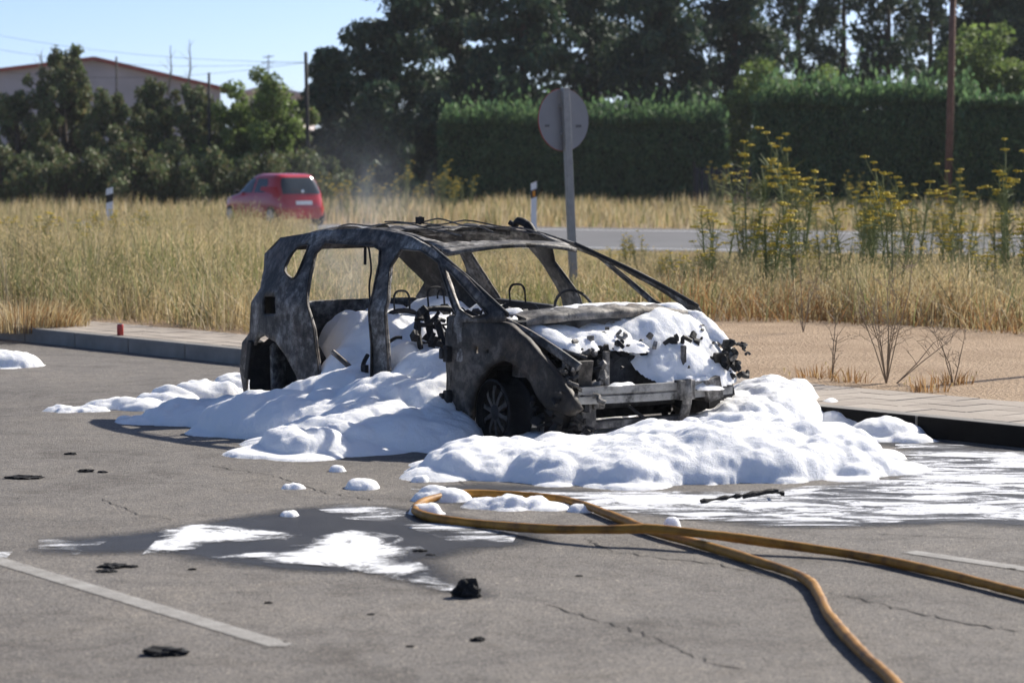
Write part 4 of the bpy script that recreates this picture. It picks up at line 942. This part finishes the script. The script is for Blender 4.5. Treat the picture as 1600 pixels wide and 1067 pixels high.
for x in (1190, 1205, 1222, 1240, 1262, 1285, 1305, 1330, 1350, 1372, 1395, 1410, 1428, 1445, 1462, 1480, 1500, 1520, 1545, 1565, 1585, 1600, 1150, 1165, 1125, 1095, 1210, 1345, 1418, 1590, 1230, 1270, 1315, 1360, 1385, 1435, 1470, 1510, 1535, 1555, 1575, 1250, 1295): spots.append((x + r.uniform(-14, 14), r.uniform(29.5, 43), 0))
for x in (960, 1000, 1040, 1075, 1105, 985, 1060): spots.append((x, r.uniform(30, 40), 3))
for x in (10, 60, 120, 190, 250, 300, 90, 160, 30, 220, 280, 140): spots.append((x, r.uniform(38, 48), 1))
for x in (515, 535, 550, 572, 590, 610, 632, 655, 675, 690, 705, 730, 1120, 1180, 1240, 1330, 1400): spots.append((x, r.uniform(76, 92), 2))
LBL = ['tall yellow-flowered fennel growing among the tall grass behind the sand', 'yellow-flowered fennel in the grass before the warehouse trees', 'yellow-flowered fennel on the far verge before the dark hedge', 'short fennel in the low grass between the round sign and the tall fennel']
GRP = ['fennel above the sand', 'fennel before the warehouse', 'fennel on the far verge', 'short fennel in the low grass']
for i, (x, d, g) in enumerate(spots):
    k = [2, 1, 3, 0, 2, 1, 3][i % 7] if g == 0 else (i % 2 if g == 1 else 1 + i % 3)
    o = protos[k] if not used[k] else copy_tree(protos[k]); used[k] = True
    p = at(x, 400, d); o.location = (p.x, p.y, .03); o.rotation_euler = (0, 0, r.uniform(0, 6.28)); sc = r.uniform(.75, 1.0) * (1.0 if g == 2 else .8 if g == 1 else r.uniform(.35, .6) if g == 3 else r.uniform(.55, 1.35)); o.scale = (sc, sc, sc)
    o['label'] = LBL[g]; o['group'] = GRP[g]

# ---- foliage
def leaf_cloud(name, Cc, Rr, n, size, pal, seed, mat, parent, elong=1.6, droop=0.0, shell=.55, var=.25):
    """n small leaf faces spread through clumps with centres Cc and radii Rr"""
    r = np.random.default_rng(seed); Cc = np.asarray(Cc, float); Rr = np.asarray(Rr, float)
    if Rr.ndim == 1: Rr = np.c_[Rr, Rr, Rr]
    wt = Rr.prod(1) ** .66; k = r.choice(len(Cc), n, p=wt / wt.sum())
    d = r.normal(size=(n, 3)); d /= np.linalg.norm(d, axis=1)[:, None]; rad = shell + (1 - shell) * r.random(n) ** .6; rad = np.where(r.random(n) < .25, r.random(n), rad)
    P = Cc[k] + d * Rr[k] * rad[:, None]
    t = r.normal(size=(n, 3)); t[:, 2] -= droop * 2; t += d * .6; t /= np.linalg.norm(t, axis=1)[:, None]
    s = np.cross(t, r.normal(size=(n, 3))); s /= np.linalg.norm(s, axis=1)[:, None]
    L = size * r.uniform(.6, 1.3, n)[:, None]; Wd = L / elong
    V = np.stack([P - t * L / 2, P + s * Wd / 2, P + t * L / 2, P - s * Wd / 2], 1).reshape(-1, 3); F = np.arange(4 * n).reshape(-1, 4)
    clump_tone = r.uniform(1 - var, 1 + var, len(Cc))[k]; c = pick(pal, n, r, .22) * clump_tone[:, None]
    return fast(name, V, F, mat, parent, col=np.repeat(c, 4, 0))
def limbs(mb, base, top, r0, n, seed, reach, z_from=.3, up=.4, rr=.25):
    r = random.Random(seed); base = Vector(base); top = Vector(top); P = [base.lerp(top, t) + Vector((r.uniform(-.1, .1), r.uniform(-.1, .1), 0)) * (1 if 0 < t < 1 else 0) for t in np.linspace(0, 1, 6)]
    mb.tube(P, [r0 * (1 - .85 * t) for t in np.linspace(0, 1, 6)], 8); tips = []
    for i in range(n):
        t = r.uniform(z_from, .95); b = base.lerp(top, t); a = r.uniform(0, 6.28); l = reach * (1 - .6 * t) * r.uniform(.6, 1.1); e = b + Vector((math.cos(a) * l, math.sin(a) * l, l * up * r.uniform(.3, 1.2)))
        m_ = b.lerp(e, .5) + Vector((0, 0, l * .08)); mb.tube([b, m_, e], [r0 * rr * (1 - .5 * t), r0 * rr * .6, r0 * .06], 5); tips.append((m_, e))
    return tips
DARK = [(.030, .058, .036), (.040, .078, .044), (.055, .095, .048), (.080, .118, .055)]
MIDG = [(.09, .125, .05), (.12, .16, .06), (.15, .185, .07), (.19, .165, .08)]
LITE = [(.14, .21, .05), (.19, .27, .07), (.23, .30, .10), (.15, .19, .06)]
def conifer(x, dist, h, wd, seed, lb, n=15000, sparse=False, pal=DARK, base_clear=.06, group=None, rise=0.0, cs=1.0, lsz=None, bd=1.0):
    root = thing('conifer_tree', lb, 'tree', (0, 0, 0), 0, group); p = at(x, 300, dist); root.location = (p.x, p.y, .1); r = random.Random(seed); mb = MB()
    mb.tube([(0, 0, -.1), (.05, 0, h * .4), (0, .05, h * .95)], [.20, .15, .03], 8); Cc = []; Rr = []
    nb = int(h * bd * (5.5 if not sparse else 4.2))
    for i in range(nb):
        t = base_clear + (1 - base_clear) * (i + r.random()) / nb; a = r.uniform(0, 6.28); l = wd * (1 - t ** 1.6) * r.uniform(.55, 1.1) + .25; b = Vector((0, 0, h * t)); e = b + Vector((math.cos(a) * l, math.sin(a) * l, -l * r.uniform(.0, .35) + .2 + l * rise * r.uniform(.6, 1.3))); mb.tube([b, b.lerp(e, .5) + Vector((0, 0, .12)), e], [.045, .03, .008], 4)
        for u in ((.55, .95) if sparse else (.3, .62, .95)):
            Cc.append(b.lerp(e, u) + Vector((0, 0, -.1))); s = cs * (.50 if sparse else .80) * (1.15 - .4 * t) * r.uniform(.7, 1.25); Rr.append((s, s, s * (1.3 if sparse else .7)))
    mb.build('trunk', 'bark', root)
    leaf_cloud('crown', Cc, Rr, n, lsz or (.34 if not sparse else .30), pal, seed, 'conifer', root, 2.2, .5, .3)
    return root
def broadleaf(x, dist, h, wd, seed, lb, n=9000, pal=LITE, z0=.25, size=.17, group=None, name='broadleaf_tree', cat='tree', dead=0, kk=14):
    root = thing(name, lb, cat, (0, 0, 0), 0, group); p = at(x, 300, dist); root.location = (p.x, p.y, .1); mb = MB(); tips = limbs(mb, (0, 0, -.1), (r_ := random.Random(seed)) and (.1, 0, h * .8), .10, kk, seed, wd, z0, .7)
    for i in range(dead):
        a = r_.uniform(0, 6.28); b = Vector((r_.uniform(-.5, .5) * wd, r_.uniform(-.3, .3), h * .8)); mb.tube([b, b + Vector((r_.uniform(-.15, .15), 0, h * .18)), b + Vector((r_.uniform(-.35, .35), 0, h * r_.uniform(.25, .38)))], [.03, .018, .005], 4)
    mb.build('trunk', 'bark', root); Cc = []; Rr = []
    for m_, e in tips:
        for q, s in ((m_, .8), (e, 1.0)): Cc.append(q); k = wd * .30 * s * r_.uniform(.7, 1.25); Rr.append((k, k, k * .85))
    for i in range(kk):
        a = r_.uniform(0, 6.28); q = wd * .75 * math.sqrt(r_.random()); t = r_.uniform(z0 * .7, 1); Cc.append((math.cos(a) * q * (1.15 - .6 * t), math.sin(a) * q * (1.15 - .6 * t), h * t)); k = wd * .26 * r_.uniform(.6, 1.2); Rr.append((k, k, k))
    leaf_cloud('crown', Cc, Rr, int(n * 1.5), size * 1.25, pal, seed, 'foliage', root, 1.6, .1, .45); return root
dl = ['dark evergreen conifer at the end of the tall row nearest the thin dark pole', 'dark conifer second in the tall row behind the clipped hedge', 'tall dark conifer behind the round sign', 'tall dark conifer just past the round sign along the row', 'dark drooping conifer behind the gap in the hedges', 'dark drooping conifer beside the open see-through trees']
for i, (x, d, h, wd) in enumerate(((615, 116, 14.5, 3.0), (715, 122, 15.5, 3.1), (815, 114, 15, 3.0), (925, 120, 16, 3.2), (1030, 115, 15, 3.1), (1145, 119, 15.5, 3.2))):
    conifer(x, d, h, wd, 200 + i, dl[i], 26000)
conifer(520, 107, 6.1, 2.3, 210, 'lower dense dark conifer beside the thin dark pole', 20000, base_clear=.02)
conifer(590, 104, 4.6, 2.0, 211, 'low dark conifer bush filling the foot of the tall row', 9000, base_clear=.02)
conifer(680, 106, 4.2, 2.0, 212, 'low dark conifer at the end of the clipped hedge', 8000, base_clear=.02)
for i, (x, d, h, wd, lb) in enumerate(((1245, 126, 15, 2.6, 'sparse dark conifer with sky showing through, next to the dense row'), (1315, 130, 16, 2.6, 'sparse see-through conifer above the rounded green shrub'), (1385, 127, 15, 2.6, 'sparse see-through conifer behind the tall hedge'), (1450, 131, 16, 2.4, 'sparse conifer directly behind the wooden utility pole'), (1540, 118, 15, 3.0, 'dark conifer behind the bright leafy tree'), (1620, 116, 15, 3.0, 'dark conifer beyond the bright leafy tree'))):
    conifer(x, d, h, wd, 230 + i, lb, 11000 if i < 4 else 24000, i < 4, DARK, .1)
broadleaf(1545, 100, 6.9, 3.2, 240, 'bright green leafy tree rising above the tall hedge', 9000, LITE, .3, .2)
broadleaf(1205, 103, 5.6, 2.7, 241, 'bright green rounded shrub swelling over the hedge gap', 10000, LITE, .2, .16)
broadleaf(1290, 101, 5.0, 1.9, 242, 'lower green shrub behind the tall hedge beside the rounded shrub', 5000, LITE, .2, .16)
for x, d, h, wd, sd_, lb in ((100, 104, 5.7, 2.2, 250, 'feathery dull green tree with spiky top in front of the warehouse gable'), (28, 103, 3.9, 1.8, 251, 'feathery dark tree at the warehouse end of the tree belt'), (175, 102, 3.9, 1.8, 252, 'feathery dull green tree covering the middle of the warehouse wall'), (240, 104, 4.5, 1.7, 253, 'feathery tree with bare twigs over the warehouse eave'), (300, 103, 4.3, 1.6, 258, 'feathery olive tree beside the thin dark post')):
    conifer(x, d, h, wd, sd_, lb, 12500, True, MIDG, .0, None, 1.2, .60, .19, 2.0)
for i, (x, y0, y1, d) in enumerate(((292, 150, 62, 104), (262, 150, 72, 104), (60, 120, 82, 104))):
    a_, b_ = at(x, y0, d), at(x + 4, y1, d); mb = MB(); mb.tube([a_, a_.lerp(b_, .5) + Vector((.1, 0, 0)), b_], [.05, .035, .01], 5)
    for k in range(6):
        q = a_.lerp(b_, .3 + .11 * k); mb.tube([q, q + Vector((random.uniform(-.4, .4), 0, .35))], [.014, .004], 4)
    tag(mb.build('bare_branch', 'dead_twig'), 'bare dead branch sticking up out of the warehouse trees', 'branch', 'bare branches above the warehouse trees')
broadleaf(355, 101, 4.6, 1.5, 254, 'light green leafy tree behind the red car roof', 6500, LITE, .08, .14, kk=20)
broadleaf(425, 100, 5.1, 1.6, 255, 'light green leafy tree between the red car and the thin dark pole', 7000, LITE, .08, .14, kk=22)
broadleaf(392, 102, 4.2, 1.3, 259, 'smaller light green tree between the two leafy trees', 5000, LITE, .06, .14, kk=18)
broadleaf(460, 103, 4.0, 1.4, 256, 'olive green bush at the foot of the thin dark pole', 5000, MIDG + LITE, .05, .16)
p = at(110, 70, 104)
broadleaf(110, 105, 6.8, 1.0, 257, 'narrow tree whose tuft sticks up above the warehouse ridge', 1800, MIDG, .6, .16, kk=8)
for i, (x, h) in enumerate(((0, 1.7), (35, 1.3), (70, 1.8), (105, 1.2), (140, 1.6), (175, 1.3), (205, 1.9), (240, 1.3), (275, 1.8), (308, 1.3), (335, 1.5), (370, 1.3), (410, 1.4), (455, 1.4), (490, 1.5))):
    sh = conifer(x, 96 + (i % 3), h * 1.15, 1.5, 270 + i, 'dark scrub at the foot of the warehouse trees', 4200, True, MIDG, .0, 'scrub below the warehouse trees', .5, .75, .2, 2.2); sh.name = 'shrub'; sh['category'] = 'shrub'
def hedge(name, a, b, depth, h, seed, lb, n, pal, fuzz=.35):
    a = Vector(a); b = Vector(b); L = (b - a).length; ang = math.atan2(b.y - a.y, b.x - a.x); root = thing(name, lb, 'hedge', (a.x, a.y, .1), ang)
    mb = MB(); mb.box((L / 2, depth / 2 + .15, h * .43), (L - .5, depth - .7, h * .86)); mb.build('light_block', 'hedge_core', root)  # solid dark box added inside the leaves to block light
    r = np.random.default_rng(seed); m_ = n
    face = r.choice(4, m_, p=[.62, .26, .06, .06]); P = np.zeros((m_, 3)); lx = r.random(m_) * L; lz = r.random(m_) * h; ly = r.random(m_) * depth
    bulge = lambda x, z: .55 * (fbm(x * .8, z * .8, 0, seed) - .5)
    P[:, 0] = np.where(face == 2, 0, np.where(face == 3, L, lx)) + r.normal(0, .08, m_); P[:, 1] = np.where(face == 0, .05 + bulge(lx, lz) + np.abs(r.normal(0, .16, m_)), ly); P[:, 1] += np.where(face == 0, .75 * np.clip((lz - .72 * h) / (.28 * h), 0, 1) ** 2, 0); P[:, 2] = np.where(face == 1, h + .3 * (fbm(lx * .9, ly, 0, seed + 1) - .5) + np.where(face == 1, r.exponential(fuzz * .65, m_), 0) - .12, lz)
    t = r.normal(size=(m_, 3)) * .55; t[:, 2] += np.where(face == 1, 1.5, .7); t[:, 1] -= np.where(face == 0, .5, 0); t /= np.linalg.norm(t, axis=1)[:, None]; s = np.cross(t, r.normal(size=(m_, 3))); s /= np.linalg.norm(s, axis=1)[:, None]
    Ls = r.uniform(.16, .36, m_)[:, None]; V = np.stack([P - t * Ls / 2, P + s * Ls / 5, P + t * Ls / 2, P - s * Ls / 5], 1).reshape(-1, 3)
    fast('foliage', V, np.arange(4 * m_).reshape(-1, 4), 'foliage', root, col=np.repeat(pick(pal, m_, r, .3), 4, 0)); return root
HG = [(.075, .145, .062), (.105, .185, .078), (.14, .225, .09)]
hedge('clipped_hedge', at(690, 330, 101), at(1130, 330, 100), 1.6, 3.35, 301, 'clipped dark green hedge behind the round sign', 26000, HG)
hedge('clipped_hedge', at(1180, 330, 92), at(1520, 330, 90), 1.8, 3.95, 302, 'taller clipped hedge between the slatted gate and the wooden pole', 26000, HG)
hedge('clipped_hedge', at(1500, 330, 86), at(1760, 330, 84), 1.8, 3.7, 303, 'flat-topped dark hedge beyond the wooden pole', 20000, HG, .12)
# slatted gate in the gap
ga = at(1086, 330, 97); gate = thing('slatted_gate', 'dark slatted gate in the gap between the two hedges', 'gate', (ga.x, ga.y, .1))
for i in range(14):
    mb = MB(); mb.box((.08 + i * .18, 0, .78), (.14, .03, 1.42)); mb.build('slat', 'gate_slat', gate)
for z in (.25, 1.3):
    mb = MB(); mb.box((1.28, .04, z), (2.6, .04, .06)); mb.build('rail', 'gate_slat', gate)
for x in (-.03, 2.58):
    mb = MB(); mb.box((x, .02, .85), (.09, .09, 1.7)); mb.build('post', 'dark_pole', gate)
# poles and wires
def pole(name, x, dist, top_px, r0, mat, lb, lean=0.0):
    p = at(x, 300, dist); zt = at(x, top_px, dist).z; mb = MB(); mb.tube([(0, 0, -.2), (lean * .5, 0, zt * .5), (lean, 0, zt)], [r0, r0 * .92, r0 * .82], 12)
    o = mb.build(name, mat, None, True); o.location = (p.x, p.y, .1); return tag(o, lb, 'pole')
pole('utility_pole', 1481, 84, -40, .125, 'pole_wood', 'tall reddish wooden utility pole standing before the tall hedge', .1)
pole('utility_pole', 483, 99, 86, .085, 'dark_pole', 'thin dark utility pole between the leafy trees and the dark conifers', -.1)
pole('fence_post', 328, 100, 118, .06, 'dark_pole', 'thin dark post standing among the trees behind the red car')
pole('fence_post', 184, 140, 92, .06, 'dark_pole', 'thin post rising in front of the warehouse gable')
lp = W(*lot(px(1430, 607, .12))) + Vector((math.sin(R(SUN_AZ)), math.cos(R(SUN_AZ)), 0)) * (6.0 / math.tan(R(SUN_EL)))
mb = MB(); mb.tube([(0, 0, 0), (0, 0, 6)], [.06, .045], 10); o = mb.build('lamp_post', 'galvanised', None, True); o.location = (lp.x, lp.y, .1); tag(o, 'thin metal post whose shadow falls across the sand', 'post')
ptop = at(480, 98, 99)
for i, (x, y, sag) in enumerate(((-200, 30, .9), (-200, 8, .7), (-200, 70, 1.1))):
    e = at(x, y, 125 + 6 * i); P = [ptop.lerp(e, t) + Vector((0, 0, -sag * 4 * t * (1 - t))) for t in np.linspace(0, 1, 14)]; mb = MB(); mb.tube(P, .007, 5)
    tag(mb.build('power_wire', 'wire'), 'thin overhead wire crossing the sky above the warehouse', 'wire', 'overhead wires')
# round sign seen from behind, and delineator posts
p = px(897, 458, .12); sg = thing('road_sign', 'round traffic sign seen from behind on a grey metal post', 'sign', p, R(-36))
mb = MB(); mb.box((0, 0, 1.34), (.11, .06, 2.74)); mb.build('post', 'galvanised', sg, bevel=.006)
mb = MB(); mb.lathe([(0, -.075), (.39, -.075), (.41, -.07), (.412, -.058), (.40, -.06), (0, -.06)], 48, 'y', (0, 0, 2.29)); disc = mb.build('disc', 'sign_back', sg)
mb = MB(); mb.lathe([(.40, -.077), (.415, -.074), (.415, -.061), (.411, -.061)], 48, 'y', (0, 0, 2.29)); mb.build('rim', 'sign_red', disc)
for (x, z, w_, h_) in ((-.24, 2.20, .09, .035), (.28, 2.22, .07, .03)):
    mb = MB(); mb.box((x, -.0565, z), (w_, .003, h_)); mb.build('sticker', 'mark_grey', disc)
for e in (.18, -.18):
    mb = MB(); mb.box((0, -.038, 2.29 + e), (.15, .05, .04)); mb.build('clamp', 'galvanised', sg)
sg.rotation_mode = 'ZYX'; sg.rotation_euler = (0, R(0), R(180 - 36)); sg.matrix_world = Matrix.Translation(p) @ Matrix.Rotation(R(-2.6), 4, 'Y') @ Matrix.Rotation(R(216), 4, 'Z')
def delineator(x, base_px, dist, h, wd, lb, amber):
    p = at(x, 300, dist); root = thing('delineator_post', lb, 'post', (p.x, p.y, .03), R(8))
    mb = MB(); mb.add([(-wd / 2, -.03, 0), (wd / 2, -.03, 0), (wd / 2, .03, 0), (-wd / 2, .03, 0), (-wd / 2, -.03, h - .05), (wd / 2, -.03, h), (wd / 2, .03, h), (-wd / 2, .03, h - .05)], [(3, 2, 1, 0), (4, 5, 6, 7), (0, 1, 5, 4), (1, 2, 6, 5), (2, 3, 7, 6), (3, 0, 4, 7)]); mb.build('body', 'post_white', root)
    mb = MB(); mb.add([(-wd / 2 - .003, -.034, h - .38), (wd / 2 + .003, -.034, h - .33), (wd / 2 + .003, .034, h - .33), (-wd / 2 - .003, .034, h - .38), (-wd / 2 - .003, -.034, h - .20), (wd / 2 + .003, -.034, h - .15), (wd / 2 + .003, .034, h - .15), (-wd / 2 - .003, .034, h - .20)], [(3, 2, 1, 0), (4, 5, 6, 7), (0, 1, 5, 4), (1, 2, 6, 5), (2, 3, 7, 6), (3, 0, 4, 7)]); bd = mb.build('band', 'post_black', root)
    if amber: mb = MB(); mb.box((0, -.037, h - .265), (wd * .45, .006, .12)); mb.build('reflector', 'reflector_amber', bd)
delineator(834, 0, 56, 1.38, .12, 'white road delineator post with black band and amber reflector', True)
delineator(171, 0, 60, 1.22, .16, 'white road delineator post with black band standing in the grass before the warehouse trees', False)

# ------------------------------------------------------------------ buildings far behind
def gable(name, lb, x0, x1, peak_x, eave_px, peak_px, dist, depth, wall, roof, rot=0):
    a = at(x0, 300, dist); b = at(x1, 300, dist); root = thing(name, lb, 'building', (a.x, a.y, .1), rot); L = b.x - a.x; ze = at(0, eave_px, dist).z - .1; zp = at(0, peak_px, dist).z - .1; pk = at(peak_x, 300, dist).x - a.x
    mb = MB(); mb.add([(0, 0, 0), (L, 0, 0), (L, 0, ze), (pk, 0, zp), (0, 0, ze), (0, depth, 0), (L, depth, 0), (L, depth, ze), (pk, depth, zp), (0, depth, ze)], [(0, 1, 2, 3, 4), (9, 8, 7, 6, 5), (1, 6, 7, 2), (5, 0, 4, 9)]); mb.build('wall', wall, root)
    t = .22
    for (xa, za, xb, zb) in ((-.5, ze - .5 * (zp - ze) / pk, pk, zp), (pk, zp, L + .5, ze - .5 * (zp - ze) / (L - pk))):
        mb = MB(); mb.add([(xa, -.5, za), (xb, -.5, zb), (xb, -.5, zb + t), (xa, -.5, za + t), (xa, depth + .5, za), (xb, depth + .5, zb), (xb, depth + .5, zb + t), (xa, depth + .5, za + t)], [(0, 1, 2, 3), (7, 6, 5, 4), (3, 2, 6, 7), (4, 5, 1, 0), (0, 3, 7, 4), (1, 5, 6, 2)]); mb.build('roof', roof, root)
    return root
gable('warehouse', 'grey warehouse with a low red gabled roof behind the trees', -190, 360, 150, 136, 90, 150, 30, 'warehouse_wall', 'warehouse_roof', R(21))
gable('white_house', 'small pale building glimpsed between the light green trees', 375, 470, 420, 150, 138, 160, 12, 'white_wall', 'white_wall')
p = at(420, 200, 158); an = thing('roof_antenna', 'small television antenna above the pale building', 'antenna', (p.x, p.y, at(0, 140, 158).z))
mb = MB(); mb.tube([(0, 0, -.3), (0, 0, 2.1)], .04, 6); mb.build('mast', 'galvanised', an)
for z, l in ((1.95, .7), (1.6, .9), (1.3, .5)):
    mb = MB(); mb.tube([(-l / 2, 0, z), (l / 2, 0, z + .08)], .03, 5); mb.build('element', 'galvanised', an)

# ------------------------------------------------------------------ small red car on the road
rc_p = at(428, 300, 73); rc = thing('red_hatchback', 'small red hatchback driving away on the road behind the tall grass', 'car', (rc_p.x, rc_p.y, .03), R(90 + 35))
ZR = np.array([.20, .30, .45, .60, .74, .80, .86, .90, 1.0, 1.12, 1.25, 1.36, 1.42, 1.455, 1.468])
XF = np.array([1.62, 1.70, 1.72, 1.69, 1.62, 1.50, 1.10, .92, .78, .60, .40, .22, .08, -.10, -.35])   # nose
XB = np.array([-1.60, -1.69, -1.71, -1.70, -1.66, -1.64, -1.62, -1.61, -1.57, -1.50, -1.42, -1.34, -1.26, -1.10, -.85])   # tail
HW = np.array([.74, .79, .81, .815, .81, .80, .79, .78, .75, .715, .675, .63, .58, .48, .30])
def rc_pt(th, z, off=0.0):
    f, b, h = np.interp(z, ZR, XF), np.interp(z, ZR, XB), np.interp(z, ZR, HW) + off; c, s = math.cos(th), math.sin(th); n_ = 2 / 5.5
    cx, ax = (f + b) / 2, (f - b) / 2 + off
    return (cx + ax * math.copysign(abs(c) ** n_, c), h * math.copysign(abs(s) ** n_, s), z)
NT_ = 64; th = [2 * math.pi * k / NT_ for k in range(NT_)]
v = [rc_pt(t, z) for z in ZR for t in th]; f = [(i * NT_ + k, i * NT_ + (k + 1) % NT_, (i + 1) * NT_ + (k + 1) % NT_, (i + 1) * NT_ + k) for i in range(len(ZR) - 1) for k in range(NT_)] + [tuple((len(ZR) - 1) * NT_ + k for k in range(NT_))]
mb = MB(); mb.add(v, f); mb.build('body', 'red_paint', rc, True)
def find_th(z, x=None, y=None, side=1):               # parameter on the outline where it passes a given x (sides) or y (ends)
    best = min((i for i in range(2000)), key=lambda i: (abs(rc_pt(math.pi * i / 2000 * side, z)[0] - x)) if x is not None else 0); return math.pi * best / 2000 * side
def rc_patch(name, mat, rows, parent=rc, off=.006, n=10):
    # rows: (z, theta0, theta1)
    v = []; 
    for z, a, b in rows: v += [rc_pt(a + (b - a) * k / n, z, off) for k in range(n + 1)]
    m_ = n + 1; mb = MB(); mb.add(v, [(i * m_ + k, i * m_ + k + 1, (i + 1) * m_ + k + 1, (i + 1) * m_ + k) for i in range(len(rows) - 1) for k in range(n)]); return mb.build(name, mat, parent, True)
for s in (1, -1):
    rc_patch('side_window', 'car_glass', [(z, find_th(z, x=a, side=s), find_th(z, x=b, side=s)) for z, a, b in ((.92, .66, -.12), (1.05, .50, -.14), (1.2, .30, -.16), (1.33, .12, -.18))])
    rc_patch('side_window', 'car_glass', [(z, find_th(z, x=a, side=s), find_th(z, x=b, side=s)) for z, a, b in ((.93, -.22, -.80), (1.05, -.23, -.88), (1.2, -.25, -.90), (1.33, -.27, -.80))])
def end_th(z, y): 
    i = min(range(1, 1000), key=lambda i: abs(rc_pt(math.pi / 2 + math.pi * i / 1000, z)[1] - y) if rc_pt(math.pi / 2 + math.pi * i / 1000, z)[0] < 0 else 9); return math.pi / 2 + math.pi * i / 1000
rc_patch('rear_window', 'car_glass', [(z, end_th(z, y), end_th(z, -y)) for z, y in ((.90, .60), (1.0, .60), (1.15, .58), (1.28, .54), (1.36, .48))], n=14)
for s in (1, -1): rc_patch('tail_lamp', 'tail_lamp', [(z, end_th(z, s * .76), end_th(z, s * .66)) for z in (.80, .90, 1.0, 1.10)], off=.012, n=4)
rc_patch('number_plate', 'plate', [(z, end_th(z, .26), end_th(z, -.26)) for z in (.60, .71)], off=.012, n=6)
rc_patch('rear_bumper', 'red_paint', [(z, end_th(z, .76), end_th(z, -.76)) for z in (.28, .36, .50, .54)], off=.03, n=14)
bx, by, bz = rc_pt(math.pi, .97, .02); mb = MB(); mb.lathe([(0, -.0), (.045, 0), (.045, .02), (0, .022)], 14, 'y'); bo = mb.build('badge', 'badge', rc); bo.location = (bx, 0, .97); bo.rotation_euler = (0, 0, R(90))
mb = MB(); mb.tube([(bx - .005, .0, .93), (bx - .0, .18, 1.02), (bx + .01, .36, 1.05)], .010, 5); mb.build('wiper', 'car_trim', rc)
for s in (1, -1):
    mb = MB(); mb.box((.62, s * .86, .95), (.10, .16, .12)); mb.build('door_mirror', 'car_trim', rc, bevel=.03)
    for x in (1.13, -1.20):
        mb = MB(); mb.lathe([(0, -.08), (.20, -.08), (.275, -.07), (.28, 0), (.275, .07), (.20, .08), (0, .08)], 28, 'y'); wo = mb.build('wheel', 'tyre', rc, True); wo.location = (x, s * .735, .28)
        mb = MB(); mb.lathe([(.19, s * .083), (.17, s * .095), (.05, s * .088), (0, s * .09)], 20, 'y'); mb.build('rim', 'wheel_silver', wo)
rc_patch('windscreen', 'car_glass', [(z, -find_th(z, x=float(np.interp(z, ZR, XF)) - .12, side=1), find_th(z, x=float(np.interp(z, ZR, XF)) - .12, side=1)) for z in (.93, 1.05, 1.2, 1.34)], n=14)

# ------------------------------------------------------------------ thin smoke drifting off the wreck
def smoke(name, c, size, dens, lb, seed):
    m = NT(name + str(seed)); m.t.nodes.remove(m.b); vol = m.n('VolumePrincipled'); vol.inputs['Color'].default_value = (.80, .85, .95, 1)
    tc = m.coord('Object'); ln = m.n('VectorMath', operation='LENGTH'); m.l(tc, ln.inputs[0]); n_ = m.noise(2.6, 5, .6, tc, .8)
    fall = m.math('SUBTRACT', 1.0, ln.outputs['Value'], clamp=True); d = m.math('MULTIPLY', m.math('MULTIPLY', fall, fall), m.ramp(n_, [(.42, (0, 0, 0)), (.72, (1, 1, 1))])); m.l(m.math('MULTIPLY', d, dens), vol.inputs['Density']); m.l(vol.outputs[0], m.out.inputs['Volume'])
    bm = bmesh.new(); bmesh.ops.create_icosphere(bm, subdivisions=3, radius=1); me = bpy.data.meshes.new(name); bm.to_mesh(me); bm.free(); me.materials.append(m.m)
    o = bpy.data.objects.new(name, me); C.objects.link(o); o.location = c; o.scale = size; tag(o, lb, 'smoke'); o['kind'] = 'stuff'
p = W(-1.1, .6, 1.25); smoke('smoke', p, (.9, 1.1, 1.25), 1.1, 'thin bluish smoke drifting up behind the rear of the burnt car', 1)
p = W(3.0, -.35, .72); smoke('smoke', p, (.5, .5, .4), 1.3, 'faint smoke rising from the engine bay', 2)

# ------------------------------------------------------------------ thin summer haze and smoke in the air
mh = NT('haze'); mh.t.nodes.remove(mh.b); vol = mh.n('VolumePrincipled'); vol.inputs['Color'].default_value = (.90, .93, 1, 1); vol.inputs['Density'].default_value = .00018; vol.inputs['Anisotropy'].default_value = .2; mh.l(vol.outputs[0], mh.out.inputs['Volume'])
mb = MB(); mb.box((0, 1200, 9.5), (5600, 3000, 21)); hz = mb.build('haze', 'haze'); hz['kind'] = 'stuff'; hz['label'] = 'thin pale haze in the air over the whole place'; hz['category'] = 'haze'
